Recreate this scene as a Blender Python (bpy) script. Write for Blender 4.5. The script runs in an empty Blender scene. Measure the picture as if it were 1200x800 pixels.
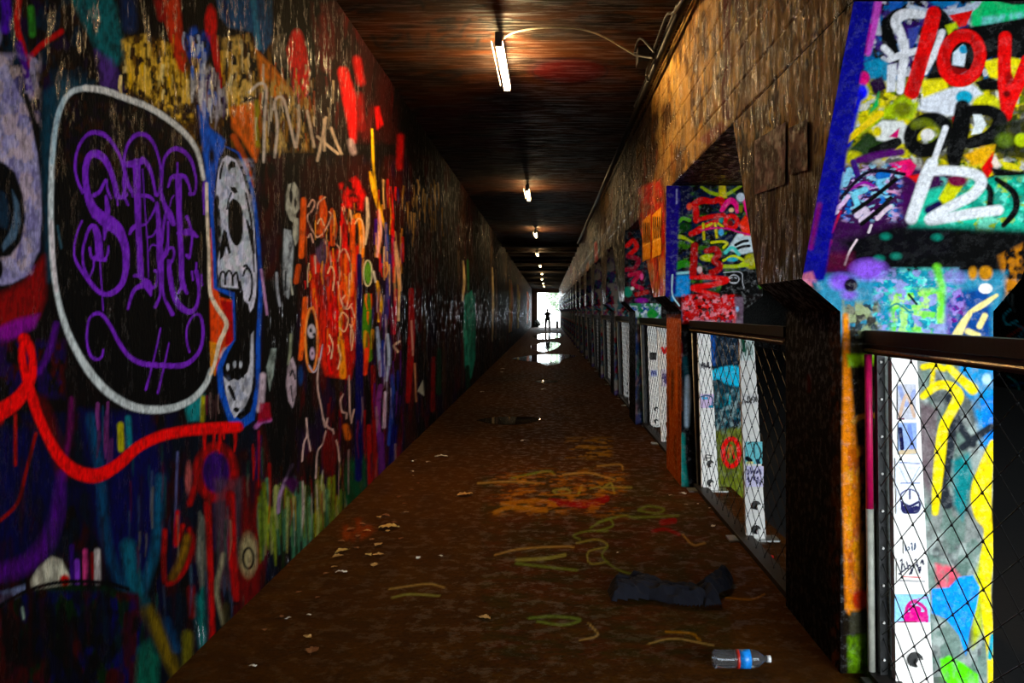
import bpy, bmesh, math, random
import numpy as np
from mathutils import Vector, Matrix

# ------------------------------------------------------------------ camera, sky, daylight, exposure
scene = bpy.context.scene
COL = scene.collection
EYE = 1.55          # eye height over the walkway
F = 1000.0          # focal length in pixels of the 1200 x 800 frame
VX, VY = 642.0, 365.0   # where the tunnel axis vanishes

cam_d = bpy.data.cameras.new('camera')
cam = bpy.data.objects.new('camera', cam_d)
COL.objects.link(cam)
cam.location = (0, 0, EYE)
cam.rotation_euler = (math.pi / 2, 0, 0)
cam_d.sensor_width = 36.0
cam_d.lens = F / 1200 * 36
cam_d.shift_x = -(VX - 600) / 1200
cam_d.shift_y = -(400 - VY) / 1200
cam_d.clip_start = 0.05
cam_d.clip_end = 400
scene.camera = cam

SKY = 12.5
world = bpy.data.worlds.new('overcast_sky')
scene.world = world
world.use_nodes = True
wn = world.node_tree.nodes
wn['Background'].inputs['Color'].default_value = (0.90, 1.0, 1.06, 1)
wn['Background'].inputs['Strength'].default_value = SKY

LAMP = 185.0         # radiance of the fluorescent tubes
LAMP_COL = (1.0, 0.66, 0.30)

XL, XR, XROAD = -1.6, 1.09, 12.0      # left wall, walkway side of the pier row, far road wall
Y_NEAR, Y_FAR = -4.0, 85.0
ZC, ZROAD = 3.9, -0.45

def portal(name, x0, x1, z0, z1, y, facing):
    d = bpy.data.lights.new(name, 'AREA')
    d.shape = 'RECTANGLE'
    d.size = x1 - x0
    d.size_y = z1 - z0
    d.cycles.is_portal = True
    o = bpy.data.objects.new(name, d)
    o.location = ((x0 + x1) / 2, y, (z0 + z1) / 2)
    o.rotation_euler = (math.pi / 2 * facing, 0, 0)
    COL.objects.link(o)
portal('daylight_portal_entrance', 1.2, XROAD, ZROAD, ZC, Y_NEAR, 1)
portal('daylight_portal_exit', XL, 1.62, 0, ZC, Y_FAR + .2, -1)

scene.view_settings.view_transform = 'Standard'
scene.view_settings.look = 'None'
scene.view_settings.exposure = 0.35
scene.view_settings.gamma = 1.0
scene.view_settings.use_curve_mapping = False
scene.cycles.use_denoising = True
scene.cycles.max_bounces = 8
scene.cycles.sample_clamp_indirect = 6.0

# ------------------------------------------------------------------ helpers
rng = np.random.default_rng(7)
random.seed(5)

def onX(x, y, X):
    """point of the plane X seen at a pixel"""
    Y = X * F / (x - VX)
    return Vector((X, Y, EYE - (y - VY) * Y / F))
def onZ(x, y, Z):
    Y = (EYE - Z) * F / (y - VY)
    return Vector(((x - VX) * Y / F, Y, Z))
def onY(x, y, Y):
    return Vector(((x - VX) * Y / F, Y, EYE - (y - VY) * Y / F))

def lin(c):
    return np.power(np.asarray(c, float) / 255.0, 2.2)

def tag(o, label=None, cat=None, group=None, kind=None):
    if label: o['label'] = label
    if cat: o['category'] = cat
    if group: o['group'] = group
    if kind: o['kind'] = kind
    return o

def empty(name, loc=(0, 0, 0)):
    o = bpy.data.objects.new(name, None)
    o.location = loc
    o.empty_display_size = 0.1
    COL.objects.link(o)
    return o

def link(name, me, mat=None, parent=None):
    o = bpy.data.objects.new(name, me)
    COL.objects.link(o)
    if mat is not None and len(me.materials) == 0:
        me.materials.append(mat)
    if parent is not None:
        o.parent = parent
        o.matrix_parent_inverse = Matrix.Translation(-parent.location) if parent.type == 'EMPTY' else parent.matrix_parent_inverse.copy()
        if parent.type != 'EMPTY':
            o.matrix_parent_inverse = Matrix.Identity(4)
    return o

def dup(root, y):
    """a copy of a thing with copies of its parts and sub-parts, at another station along the tunnel"""
    r = root.copy(); COL.objects.link(r); r.location.y = y
    def kids(a, b):
        for ch in a.children:
            inv = ch.matrix_parent_inverse.copy()
            c = ch.copy(); COL.objects.link(c); c.parent = b; c.matrix_parent_inverse = inv
            kids(ch, c)
    kids(root, r)
    return r

class MB:
    """collects simple solids into one mesh"""
    def __init__(self):
        self.v, self.f = [], []
    def add(self, v, f):
        n = len(self.v)
        self.v += [tuple(p) for p in v]
        self.f += [tuple(i + n for i in q) for q in f]
        return self
    def box(self, a, b):
        x0, y0, z0 = a; x1, y1, z1 = b
        return self.add([(x0,y0,z0),(x1,y0,z0),(x1,y1,z0),(x0,y1,z0),(x0,y0,z1),(x1,y0,z1),(x1,y1,z1),(x0,y1,z1)],
                 [(0,3,2,1),(4,5,6,7),(0,1,5,4),(1,2,6,5),(2,3,7,6),(3,0,4,7)])
    def hexa(self, lo, hi):
        """lo, hi: four points each, same winding"""
        return self.add(list(lo) + list(hi), [(0,3,2,1),(4,5,6,7),(0,1,5,4),(1,2,6,5),(2,3,7,6),(3,0,4,7)])
    def tube(self, pts, r, n=8, caps=True):
        pts = [Vector(p) for p in pts]
        rs = r if isinstance(r, (list, tuple)) else [r] * len(pts)
        vs, fs = [], []
        up = Vector((0, 0, 1))
        prev = None
        for i, p in enumerate(pts):
            d = (pts[min(i + 1, len(pts) - 1)] - pts[max(i - 1, 0)]).normalized()
            if prev is None:
                a = up if abs(d.dot(up)) < .95 else Vector((1, 0, 0))
                x = d.cross(a).normalized()
            else:
                x = (prev - d * prev.dot(d)).normalized()
            prev = x
            y = d.cross(x)
            for k in range(n):
                t = 2 * math.pi * k / n
                vs.append(p + (x * math.cos(t) + y * math.sin(t)) * rs[i])
        for i in range(len(pts) - 1):
            for k in range(n):
                fs.append((i*n + k, i*n + (k+1) % n, (i+1)*n + (k+1) % n, (i+1)*n + k))
        if caps:
            fs.append(tuple(range(n))[::-1]); fs.append(tuple((len(pts)-1)*n + k for k in range(n)))
        return self.add(vs, fs)
    def build(self, name, mat, parent=None, smooth=False):
        me = bpy.data.meshes.new(name)
        me.from_pydata(self.v, [], self.f)
        if smooth:
            me.polygons.foreach_set('use_smooth', [True] * len(me.polygons))
        me.update()
        return link(name, me, mat, parent)

def spline(pts, n=8):
    """Catmull-Rom through points (tuples of any length)"""
    P = np.asarray(pts, float)
    if len(P) < 3:
        t = np.linspace(0, 1, 5)[:, None]
        return P[0] * (1 - t) + P[-1] * t
    Q = np.vstack([2 * P[0] - P[1], P, 2 * P[-1] - P[-2]])
    out = []
    for i in range(1, len(Q) - 2):
        for k in range(n):
            t = k / n
            a, b, c, d = Q[i-1], Q[i], Q[i+1], Q[i+2]
            out.append(.5 * ((2*b) + (-a + c)*t + (2*a - 5*b + 4*c - d)*t*t + (-a + 3*b - 3*c + d)*t**3))
    out.append(P[-1])
    return np.array(out)

# value noise on arrays
_tab = np.random.default_rng(3).random((256, 256))
def vnoise(x, y):
    xi = np.floor(x).astype(int); yi = np.floor(y).astype(int)
    fx = x - xi; fy = y - yi
    fx = fx*fx*(3 - 2*fx); fy = fy*fy*(3 - 2*fy)
    g = lambda i, j: _tab[i & 255, j & 255]
    return (g(xi, yi)*(1-fx) + g(xi+1, yi)*fx)*(1-fy) + (g(xi, yi+1)*(1-fx) + g(xi+1, yi+1)*fx)*fy
def fbm(x, y, o=3):
    s = 0; a = .5; t = 0
    for k in range(o):
        s = s + a * vnoise(x * 2**k + 17*k, y * 2**k + 31*k); t += a; a *= .5
    return s / t

class Paint:
    """spray paint laid on the vertices of one surface; strokes are given in the survey frame of the photograph"""
    def __init__(self, u, v, base=(10, 8, 12)):
        self.u, self.v = u, v
        self.C = np.tile(lin(base), (len(u), 1))
        self.id = np.zeros(len(u), int)
    def _near(self, x0, x1, y0, y1):
        return np.nonzero((self.u >= x0) & (self.u <= x1) & (self.v >= y0) & (self.v <= y1))[0]
    def _mix(self, idx, a, col, i=None):
        a = a[:, None]
        self.C[idx] = self.C[idx] * (1 - a) + lin(col) * a
        if i is not None:
            self.id[idx[a[:, 0] > .5]] = i
    def stroke(self, pts, w, col, soft=1.0, alpha=1.0, i=None, smooth=True):
        w = list(w) if isinstance(w, (list, tuple)) else [w] * len(pts)
        q = [(p[0], p[1], ww) for p, ww in zip(pts, w)]
        q = spline(q) if smooth else np.asarray(q, float)
        m = q[:, 2].max() / 2 + soft + 1
        idx = self._near(q[:, 0].min() - m, q[:, 0].max() + m, q[:, 1].min() - m, q[:, 1].max() + m)
        if len(idx) == 0: return self
        x, y = self.u[idx], self.v[idx]
        best = np.full(len(idx), 1e9)
        for a, b in zip(q[:-1], q[1:]):
            d = b[:2] - a[:2]; L = d @ d + 1e-9
            t = np.clip(((x - a[0]) * d[0] + (y - a[1]) * d[1]) / L, 0, 1)
            dist = np.hypot(x - a[0] - t * d[0], y - a[1] - t * d[1]) - (a[2] + (b[2] - a[2]) * t) / 2
            best = np.minimum(best, dist)
        al = np.clip(.5 - best / max(soft, .3), 0, 1) * alpha
        self._mix(idx, al, col, i)
        return self
    def fill(self, poly, col, soft=1.0, alpha=1.0, i=None, mottle=0, smooth=False):
        p = np.asarray(poly, float)
        if smooth:
            p = spline(list(map(tuple, p)) + [tuple(p[0])], 6)
        m = soft + 1
        idx = self._near(p[:, 0].min() - m, p[:, 0].max() + m, p[:, 1].min() - m, p[:, 1].max() + m)
        if len(idx) == 0: return self
        x, y = self.u[idx], self.v[idx]
        inside = np.zeros(len(idx), bool); best = np.full(len(idx), 1e9)
        n = len(p)
        for k in range(n):
            a, b = p[k], p[(k + 1) % n]
            if a[1] != b[1]:
                c = ((a[1] > y) != (b[1] > y)) & (x < (b[0] - a[0]) * (y - a[1]) / (b[1] - a[1]) + a[0])
                inside ^= c
            d = b - a; L = d @ d + 1e-9
            t = np.clip(((x - a[0]) * d[0] + (y - a[1]) * d[1]) / L, 0, 1)
            best = np.minimum(best, np.hypot(x - a[0] - t * d[0], y - a[1] - t * d[1]))
        sd = np.where(inside, -best, best)
        al = np.clip(.5 - sd / max(soft, .3), 0, 1) * alpha
        if mottle:
            nz = fbm(x / 5.0, y / 9.0)
            al = al * np.clip(1 - mottle * 2 * np.clip(nz - .42, 0, 1) * 2.2, 0, 1)
        self._mix(idx, al, col, i)
        return self
    def ell(self, cx, cy, rx, ry, col, soft=1.0, alpha=1.0, i=None, rot=0, hole=0):
        m = max(rx, ry) + soft + 1
        idx = self._near(cx - m, cx + m, cy - m, cy + m)
        if len(idx) == 0: return self
        x = self.u[idx] - cx; y = self.v[idx] - cy
        c, s = math.cos(rot), math.sin(rot)
        x, y = x * c + y * s, -x * s + y * c
        r = np.hypot(x / rx, y / ry)
        sd = (r - 1) * min(rx, ry)
        al = np.clip(.5 - sd / max(soft, .3), 0, 1)
        if hole:
            al = al * np.clip(.5 + (r - hole) * min(rx, ry) / max(soft, .3), 0, 1)
        self._mix(idx, al * alpha, col, i)
        return self
    def ring(self, cx, cy, rx, ry, w, col, soft=1.0, alpha=1.0, i=None, rot=0):
        pts = []
        for k in range(17):
            t = 2 * math.pi * k / 16
            x, y = rx * math.cos(t), ry * math.sin(t)
            pts.append((cx + x * math.cos(rot) - y * math.sin(rot), cy + x * math.sin(rot) + y * math.cos(rot)))
        return self.stroke(pts, w, col, soft, alpha, i)
    def mottle(self, x0, x1, y0, y1, cols, sx=6, sy=10, alpha=.8, thr=.5, seed=0, edge=8):
        idx = self._near(x0, x1, y0, y1)
        if len(idx) == 0: return self
        x, y = self.u[idx], self.v[idx]
        e = np.clip(np.minimum(np.minimum(x - x0, x1 - x), np.minimum(y - y0, y1 - y)) / edge, 0, 1)
        for k, c in enumerate(cols):
            n = fbm(x / sx + 13.7 * k + seed * 5.1, y / sy + 7.3 * k + seed * 3.3)
            self._mix(idx, np.clip((n - thr) * 9, 0, 1) * alpha * e, c)
        return self
    def drips(self, x0, x1, y0, y1, n, cols, w=(1, 3), L=(20, 60), alpha=.85, seed=0, soft=1.0):
        r = random.Random(seed * 101 + n)
        for k in range(n):
            x = r.uniform(x0, x1); y = r.uniform(y0, y1); l = r.uniform(*L); ww = r.uniform(*w)
            p = [(x, y), (x + r.uniform(-1.5, 1.5), y + l * .5), (x + r.uniform(-1.5, 1.5), y + l)]
            self.stroke(p, [ww, ww * r.uniform(.6, 1.2), ww * .4], r.choice(cols), soft, alpha * r.uniform(.5, 1))
        return self
    def worn(self, amount=.35, sx=3.0, sy=7.0):
        n = fbm(self.u / sx, self.v / sy, 3)
        self.C *= (1 - amount * np.clip((n - .45) * 4, 0, 1))[:, None]
        return self

def raw_mesh(name, V, Q, C=None, smooth=True):
    me = bpy.data.meshes.new(name)
    me.vertices.add(len(V)); me.vertices.foreach_set('co', np.ascontiguousarray(V, np.float32).ravel())
    nq = len(Q)
    me.loops.add(nq * 4); me.loops.foreach_set('vertex_index', np.ascontiguousarray(Q, np.int32).ravel())
    me.polygons.add(nq)
    me.polygons.foreach_set('loop_start', np.arange(nq, dtype=np.int32) * 4)
    me.polygons.foreach_set('use_smooth', np.full(nq, smooth))
    if C is not None:
        at = me.color_attributes.new('paint', 'FLOAT_COLOR', 'POINT')
        c4 = np.ones((len(V), 4), np.float32); c4[:, :3] = C
        at.data.foreach_set('color', c4.ravel())
    me.update(calc_edges=True)
    me.validate()
    return me

def project(V):
    Y = np.maximum(V[:, 1], .05)
    return VX + F * V[:, 0] / Y, VY - F * (V[:, 2] - EYE) / Y

def grid_quads(nu, nv):
    i, j = np.meshgrid(np.arange(nu - 1), np.arange(nv - 1), indexing='ij')
    a = (i * nv + j).ravel()
    return np.stack([a, a + nv, a + nv + 1, a + 1], 1)

class Surf:
    """several painted patches gathered into one part"""
    def __init__(self):
        self.V, self.Q, self.C, self.I, self.n = [], [], [], [], 0
    def patch(self, p00, p10, p11, p01, nu, nv, painter=None, base=(20, 16, 14), flip=False):
        s = np.linspace(0, 1, nu)[:, None, None]; t = np.linspace(0, 1, nv)[None, :, None]
        a, b, c, d = (np.asarray(p, float) for p in (p00, p10, p11, p01))
        V = (a*(1-s)*(1-t) + b*s*(1-t) + c*s*t + d*(1-s)*t).reshape(-1, 3)
        return self.points(V, grid_quads(nu, nv), painter, base, flip)
    def points(self, V, Q, painter=None, base=(20, 16, 14), flip=False):
        u, v = project(V)
        P = Paint(u, v, base)
        if painter: painter(P)
        g = P.C.mean(1, keepdims=True); P.C = np.clip(g + (P.C - g) * 1.15, .002, .95)
        if flip: Q = Q[:, ::-1]
        self.V.append(V); self.Q.append(Q + self.n); self.C.append(P.C); self.I.append(P.id); self.n += len(V)
        return self
    def build(self, name, mat, parent=None, pieces=None, smooth=True):
        V = np.vstack(self.V); Q = np.vstack(self.Q); C = np.vstack(self.C); I = np.concatenate(self.I)
        fid = I[Q].max(1)
        pieces = pieces or {}
        fid = np.where(np.isin(fid, list(pieces) or [-1]), fid, 0)
        root = None
        for k in [0] + sorted(pieces):
            q = Q[fid == k]
            if len(q) == 0: continue
            used = np.unique(q); remap = np.zeros(len(V), int); remap[used] = np.arange(len(used))
            me = raw_mesh(name if k == 0 else pieces[k][0], V[used], remap[q], C[used], smooth)
            if k == 0:
                root = link(name, me, mat, parent)
            else:
                o = link(pieces[k][0], me, mat, root)
                o['label'] = pieces[k][1]
        return root

# ------------------------------------------------------------------ materials
def nodes(name):
    m = bpy.data.materials.new(name); m.use_nodes = True
    nt = m.node_tree
    return m, nt, nt.nodes['Principled BSDF']

def mat_paint(name, rough=(.25, .6), bump=.5, scale=9.0, stretch=(1, 1, .35), fine=60.0, dirt=.35, spec=.5, gritty=.25, wet_at=.50, coat=0.0):
    m, nt, b = nodes(name)
    N, L = nt.nodes, nt.links
    at = N.new('ShaderNodeAttribute'); at.attribute_name = 'paint'
    tc = N.new('ShaderNodeTexCoord'); mp = N.new('ShaderNodeMapping'); mp.inputs['Scale'].default_value = stretch
    L.new(tc.outputs['Object'], mp.inputs['Vector'])
    n1 = N.new('ShaderNodeTexNoise'); n1.inputs['Scale'].default_value = scale; n1.inputs['Detail'].default_value = 8; n1.inputs['Roughness'].default_value = .65
    n2 = N.new('ShaderNodeTexNoise'); n2.inputs['Scale'].default_value = fine; n2.inputs['Detail'].default_value = 4
    L.new(mp.outputs['Vector'], n1.inputs['Vector']); L.new(mp.outputs['Vector'], n2.inputs['Vector'])
    r = N.new('ShaderNodeMapRange'); r.inputs['From Min'].default_value = .42; r.inputs['From Max'].default_value = .75
    r.inputs['To Min'].default_value = 1.0; r.inputs['To Max'].default_value = 1 - dirt
    L.new(n2.outputs['Fac'], r.inputs['Value'])
    mx = N.new('ShaderNodeMix'); mx.data_type = 'RGBA'; mx.blend_type = 'MULTIPLY'; mx.inputs['Factor'].default_value = 1
    L.new(at.outputs['Color'], mx.inputs['A']); L.new(r.outputs['Result'], mx.inputs['B'])
    L.new(mx.outputs['Result'], b.inputs['Base Color'])
    # wet, glossy flakes among dull crust
    n3 = N.new('ShaderNodeTexNoise'); n3.inputs['Scale'].default_value = scale * 1.7; n3.inputs['Detail'].default_value = 6; n3.inputs['Roughness'].default_value = .7
    L.new(mp.outputs['Vector'], n3.inputs['Vector'])
    wet = N.new('ShaderNodeMapRange'); wet.inputs['From Min'].default_value = wet_at; wet.inputs['From Max'].default_value = wet_at + .08
    L.new(n3.outputs['Fac'], wet.inputs['Value'])
    rr = N.new('ShaderNodeMapRange'); rr.inputs['To Min'].default_value = rough[1]; rr.inputs['To Max'].default_value = rough[0]
    L.new(wet.outputs['Result'], rr.inputs['Value']); L.new(rr.outputs['Result'], b.inputs['Roughness'])
    sp = N.new('ShaderNodeMapRange'); sp.inputs['To Min'].default_value = .04; sp.inputs['To Max'].default_value = spec
    L.new(wet.outputs['Result'], sp.inputs['Value']); L.new(sp.outputs['Result'], b.inputs['Specular IOR Level'])
    ad = N.new('ShaderNodeMath'); ad.operation = 'MULTIPLY_ADD'; ad.inputs[1].default_value = gritty
    L.new(n2.outputs['Fac'], ad.inputs[0]); L.new(n1.outputs['Fac'], ad.inputs[2])
    b.inputs['Coat Weight'].default_value = coat; b.inputs['Coat Roughness'].default_value = .28
    bp = N.new('ShaderNodeBump'); bp.inputs['Strength'].default_value = bump; bp.inputs['Distance'].default_value = .05
    L.new(ad.outputs['Value'], bp.inputs['Height']); L.new(bp.outputs['Normal'], b.inputs['Normal']); L.new(bp.outputs['Normal'], b.inputs['Coat Normal'])
    return m

def mat_plain(name, col, rough=.5, metal=0.0, noise=.25, scale=25.0, bump=.15, **kw):
    m, nt, b = nodes(name)
    N, L = nt.nodes, nt.links
    tc = N.new('ShaderNodeTexCoord')
    n = N.new('ShaderNodeTexNoise'); n.inputs['Scale'].default_value = scale; n.inputs['Detail'].default_value = 5
    L.new(tc.outputs['Object'], n.inputs['Vector'])
    c = lin(col)
    rp = N.new('ShaderNodeValToRGB')
    rp.color_ramp.elements[0].position = .3; rp.color_ramp.elements[1].position = .7
    rp.color_ramp.elements[0].color = (*(c * (1 - noise)), 1); rp.color_ramp.elements[1].color = (*np.minimum(c * (1 + noise * .5), 1), 1)
    L.new(n.outputs['Fac'], rp.inputs['Fac']); L.new(rp.outputs['Color'], b.inputs['Base Color'])
    b.inputs['Roughness'].default_value = rough; b.inputs['Metallic'].default_value = metal
    if bump:
        bp = N.new('ShaderNodeBump'); bp.inputs['Strength'].default_value = bump; bp.inputs['Distance'].default_value = .01
        L.new(n.outputs['Fac'], bp.inputs['Height']); L.new(bp.outputs['Normal'], b.inputs['Normal'])
    for k, v in kw.items():
        b.inputs[k.replace('_', ' ')].default_value = v
    return m

M_WALL = mat_paint('wet_crusted_paint', rough=(.14, .8), bump=.30, scale=9, stretch=(1, 1, .35), fine=70, spec=.34, gritty=.5, wet_at=.55)
M_PIER = mat_paint('pier_paint', rough=(.4, .75), bump=.25, scale=14, stretch=(1, 1, 1), fine=90, dirt=.25, spec=.3)
M_UPPER = mat_paint('wet_flaking_concrete', rough=(.15, .6), bump=.5, scale=10, stretch=(1, 1, .35), fine=60, spec=.75, gritty=.6, wet_at=.50)
M_CEIL = mat_paint('sooty_board_formed_concrete', rough=(.5, .8), bump=.35, scale=5, stretch=(.25, 2.5, 1), fine=20)
M_FLOOR = mat_paint('damp_trodden_floor', rough=(.5, .9), bump=.3, scale=6, stretch=(1, 1, 1), fine=40, dirt=.45, spec=.10)
M_CONC = mat_plain('dark_sooty_concrete', (34, 28, 24), .7, noise=.5, scale=4)
M_ROAD = mat_plain('dark_asphalt', (22, 21, 21), .75, noise=.4, scale=20)
M_BLACK = mat_plain('black_painted_steel', (9, 8, 8), .5, noise=.3)
M_RAILEDGE = mat_plain('worn_steel_edge', (120, 100, 60), .35, metal=.6, noise=.6, scale=40)
M_WIRE = mat_plain('dark_wire', (30, 30, 30), .5, noise=.2)
M_WHITE = mat_plain('white_painted_steel', (232, 228, 222), .55, noise=.12, scale=30)
M_PINK = mat_plain('magenta_painted_pipe', (215, 15, 90), .45, noise=.25)
M_PALE = mat_plain('pale_pipe_paint', (190, 190, 175), .55, noise=.25)
M_STEEL = mat_plain('galvanised_steel', (170, 170, 165), .35, metal=.7, noise=.2)
M_KERB = mat_plain('rusty_kerb', (30, 21, 14), .6, noise=.5)

# ------------------------------------------------------------------ left wall
PURPLE = (122, 62, 178)
def paint_left(P):
    K = P.stroke; B = (8, 6, 9)
    # ---- under-colours by zone
    P.mottle(-20, 120, -20, 130, [(40, 26, 14), (28, 12, 40), (14, 34, 44)], 14, 22, .8, .5, 1)
    P.mottle(-20, 330, 480, 820, [(10, 8, 42), (40, 6, 16), (10, 22, 30)], 20, 40, .9, .48, 2)  # lower left kept dark in its colours to stand in for dim light
    P.mottle(290, 560, 180, 640, [(70, 8, 8), (30, 10, 40), (40, 24, 10)], 7, 40, .8, .5, 3)
    P.mottle(140, 330, 40, 180, [(120, 84, 30), (60, 36, 14)], 6, 20, .8, .46, 4)
    P.mottle(500, 640, 250, 460, [(50, 24, 10), (30, 26, 24)], 4, 40, .8, .5, 5)
    # ---- the stretch beside and behind the viewer
    P.mottle(-3000, -8, -3000, 3000, [(40, 12, 60), (90, 14, 18), (14, 60, 80), (120, 84, 30), (10, 8, 40), (8, 6, 9)], 90, 160, .85, .52, 14, 20)
    for pts, w, c in (([(-30, 40), (-120, -40), (-260, 60), (-300, 300), (-200, 400), (-60, 370)], 60, (146, 136, 168)), ([(-10, 488), (-80, 520), (-180, 460), (-320, 600), (-480, 560)], 26, (244, 10, 8)),
                      ([(-400, 100), (-520, 260), (-430, 420), (-620, 520)], 44, (30, 120, 130)), ([(-60, 700), (-200, 640), (-340, 760), (-560, 700)], 36, (120, 130, 50)), ([(-330, -200), (-420, 20), (-600, -60)], 40, (206, 66, 16)), ([(-640, 200), (-760, 420), (-700, 640)], 50, (100, 50, 150))):
        K(pts, w, c, 8, .9)
    P.ell(-150, 230, 60, 90, (8, 6, 10), 10)
    # ---- top left corner
    K([(5, -10), (8, 15), (6, 34)], 11, (70, 30, 130), 4)
    K([(22, 0), (20, 30), (26, 52), (33, 78)], 6, (190, 10, 20), 3)
    K([(72, 37), (50, 52), (33, 70)], 6, (170, 10, 15), 3)
    K([(36, 10), (38, 40)], 7, (50, 110, 40), 4)
    K([(22, 52), (30, 80), (36, 110)], 8, (70, 35, 110), 4)
    P.fill([(82, -5), (132, -5), (141, 28), (147, 70), (132, 78), (112, 55), (98, 28)], (8, 96, 96), 8, .9, mottle=.5)
    P.fill([(112, 58), (132, 70), (146, 108), (120, 104)], (86, 56, 120), 8, .8, mottle=.5)
    P.fill([(143, 48), (172, 40), (195, 50), (222, 96), (226, 145), (205, 140), (168, 112), (148, 104)], (232, 178, 84), 6, .95, mottle=1.3)  # gold with dark gaps paints the lamp glints on this wall
    P.drips(146, 222, 48, 110, 26, [(240, 200, 120), (20, 12, 6), (230, 170, 60)], (2, 4), (8, 30), seed=1)
    K([(197, -10), (204, 30), (214, 80)], [26, 18, 10], (206, 66, 16), 4)
    P.drips(140, 305, 40, 130, 90, [(255, 214, 140), (236, 176, 80), (18, 10, 6), (150, 100, 40), (10, 6, 5)], (1.5, 4), (6, 26), .9, 81, 1)  # bright and black drips add to the painted glints
    K([(183, -10), (190, 20)], 10, (140, 14, 8), 5)
    K([(150, -8), (152, 30)], 16, (12, 40, 70), 8)
    P.fill([(252, -8), (319, -8), (319, 48), (308, 62), (296, 38), (268, 32), (258, 20)], (10, 84, 128), 4)
    K([(297, 0), (300, 30), (303, 56)], 6, (70, 150, 190), 3, .8)
    K([(262, 2), (268, 26)], 6, (6, 40, 80), 4)
    K([(240, 2), (238, 30), (246, 58), (258, 96)], [12, 16, 12, 6], (8, 5, 8), 3)
    P.ell(247, 27, 7, 20, (238, 12, 12), 3)
    K([(250, 44), (254, 70), (259, 102)], [9, 8, 3], (205, 14, 22), 2)
    P.fill([(262, 46), (290, 40), (300, 70), (296, 140), (270, 132), (262, 90)], (240, 192, 108), 6, .95, mottle=1.2)  # second patch of painted lamp glints
    P.drips(262, 300, 45, 120, 20, [(250, 220, 160), (16, 10, 6), (236, 170, 70)], (2, 4), (10, 30), seed=2)
    P.fill([(216, 40), (228, 32), (244, 42), (244, 62), (236, 76), (222, 66)], (44, 92, 190), 8, .9, mottle=.8)
    P.drips(232, 250, 60, 130, 14, [(40, 100, 190), (30, 80, 160), (200, 205, 220)], (2, 5), (16, 50), .9, 80, 1.6)
    P.drips(214, 244, 36, 60, 8, [(200, 205, 220), (20, 40, 120)], (2, 4), (6, 22), seed=3)
    P.fill([(228, 84), (246, 78), (262, 90), (266, 128), (254, 140), (236, 128), (224, 112)], (190, 176, 170), 8, .75, mottle=1.4)
    P.drips(224, 264, 78, 120, 22, [(236, 224, 214), (206, 190, 200), (70, 110, 190), (60, 30, 40)], (2, 5), (12, 40), .9, 79, 1.6)
    P.drips(228, 264, 84, 120, 10, [(50, 30, 100), (110, 20, 30), (240, 230, 220)], (2, 4), (10, 30), seed=4)
    P.fill([(270, 126), (300, 118), (308, 150), (300, 190), (284, 164), (272, 150)], (236, 112, 14), 4, mottle=.25)
    K([(274, 160), (288, 190), (296, 218)], [7, 6, 4], (190, 84, 24), 3)
    K([(301, 120), (302, 170)], 6, (140, 150, 40), 4, .8)
    # ---- orange / tan diagonal with chalk strokes, red flame
    P.fill([(300, 58), (320, 78), (348, 112), (352, 128), (330, 122), (306, 100)], (232, 132, 56), 4)
    P.fill([(318, 44), (332, 40), (338, 80), (330, 84), (320, 66)], (120, 110, 96), 5, .7, mottle=.6)
    P.fill([(336, 58), (344, 36), (354, 40), (362, 82), (361, 106), (352, 124), (344, 104)], (238, 26, 6), 4, smooth=True)
    P.mottle(362, 470, 0, 170, [(70, 5, 6), (36, 6, 8)], 10, 50, .9, .42, 6)
    K([(402, 84), (410, 120), (414, 165)], [12, 15, 6], (214, 4, 8), 4)
    K([(418, 70), (423, 96)], 9, (150, 4, 10), 5)
    K([(421, 112), (424, 150)], 8, (120, 4, 8), 5)
    P.fill([(439, 126), (444, 124), (449, 146), (442, 152)], (190, 8, 10), 3)
    K([(470, 160), (468, 196)], 7, (176, 8, 12), 4)
    K([(378, 20), (382, 80)], 8, (90, 6, 8), 6)
    P.mottle(300, 370, 90, 180, [(150, 104, 40), (206, 166, 96), (14, 10, 8)], 4, 16, .85, .50, 7)
    P.drips(296, 400, 70, 160, 60, [(236, 190, 120), (90, 10, 8), (14, 8, 6), (200, 90, 40), (230, 210, 180)], (1.2, 3), (8, 34), .85, 82, 1)
    for s in ([(292, 108), (304, 98), (312, 104), (310, 140), (309, 190)], [(320, 128), (324, 115), (332, 116), (338, 138), (346, 172)],
              [(322, 120), (325, 150), (322, 184)], [(350, 124), (350, 150), (347, 172)], [(360, 130), (364, 150), (368, 172)],
              [(382, 138), (378, 160), (372, 188)], [(388, 150), (394, 166), (400, 180)], [(372, 160), (386, 172), (396, 180)], [(380, 140), (380, 176)]):
        K(s, 3.2, (226, 206, 186), 1.6)
    K([(411, 166), (414, 178)], 7, (190, 170, 180), 4)
    K([(436, 152), (438, 200), (442, 232)], 2.6, (226, 186, 40), 1.2)
    # ---- pale painted face on the left edge
    P.fill([(-30, 40), (2, 66), (14, 92), (27, 118), (37, 148), (44, 180), (48, 215), (49, 255), (46, 292), (33, 322), (12, 333), (-30, 336)],
           (146, 136, 168), 3, i=5, mottle=.25)
    P.mottle(-20, 50, 60, 330, [(96, 84, 130), (176, 160, 176), (186, 156, 146)], 9, 14, .5, .5, 8)
    P.fill([(-30, 182), (4, 190), (18, 202), (27, 228), (30, 256), (25, 282), (12, 300), (-30, 306)], (8, 6, 10), 3)
    P.fill([(14, 222), (22, 238), (24, 262), (18, 280), (4, 294), (2, 288), (13, 268), (17, 246)], (70, 88, 104), 3)
    P.fill([(-30, 212), (6, 226), (12, 250), (8, 268), (-30, 260)], (26, 40, 52), 4)
    P.ell(-4, 315, 8, 14, (8, 6, 10), 3)
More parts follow.
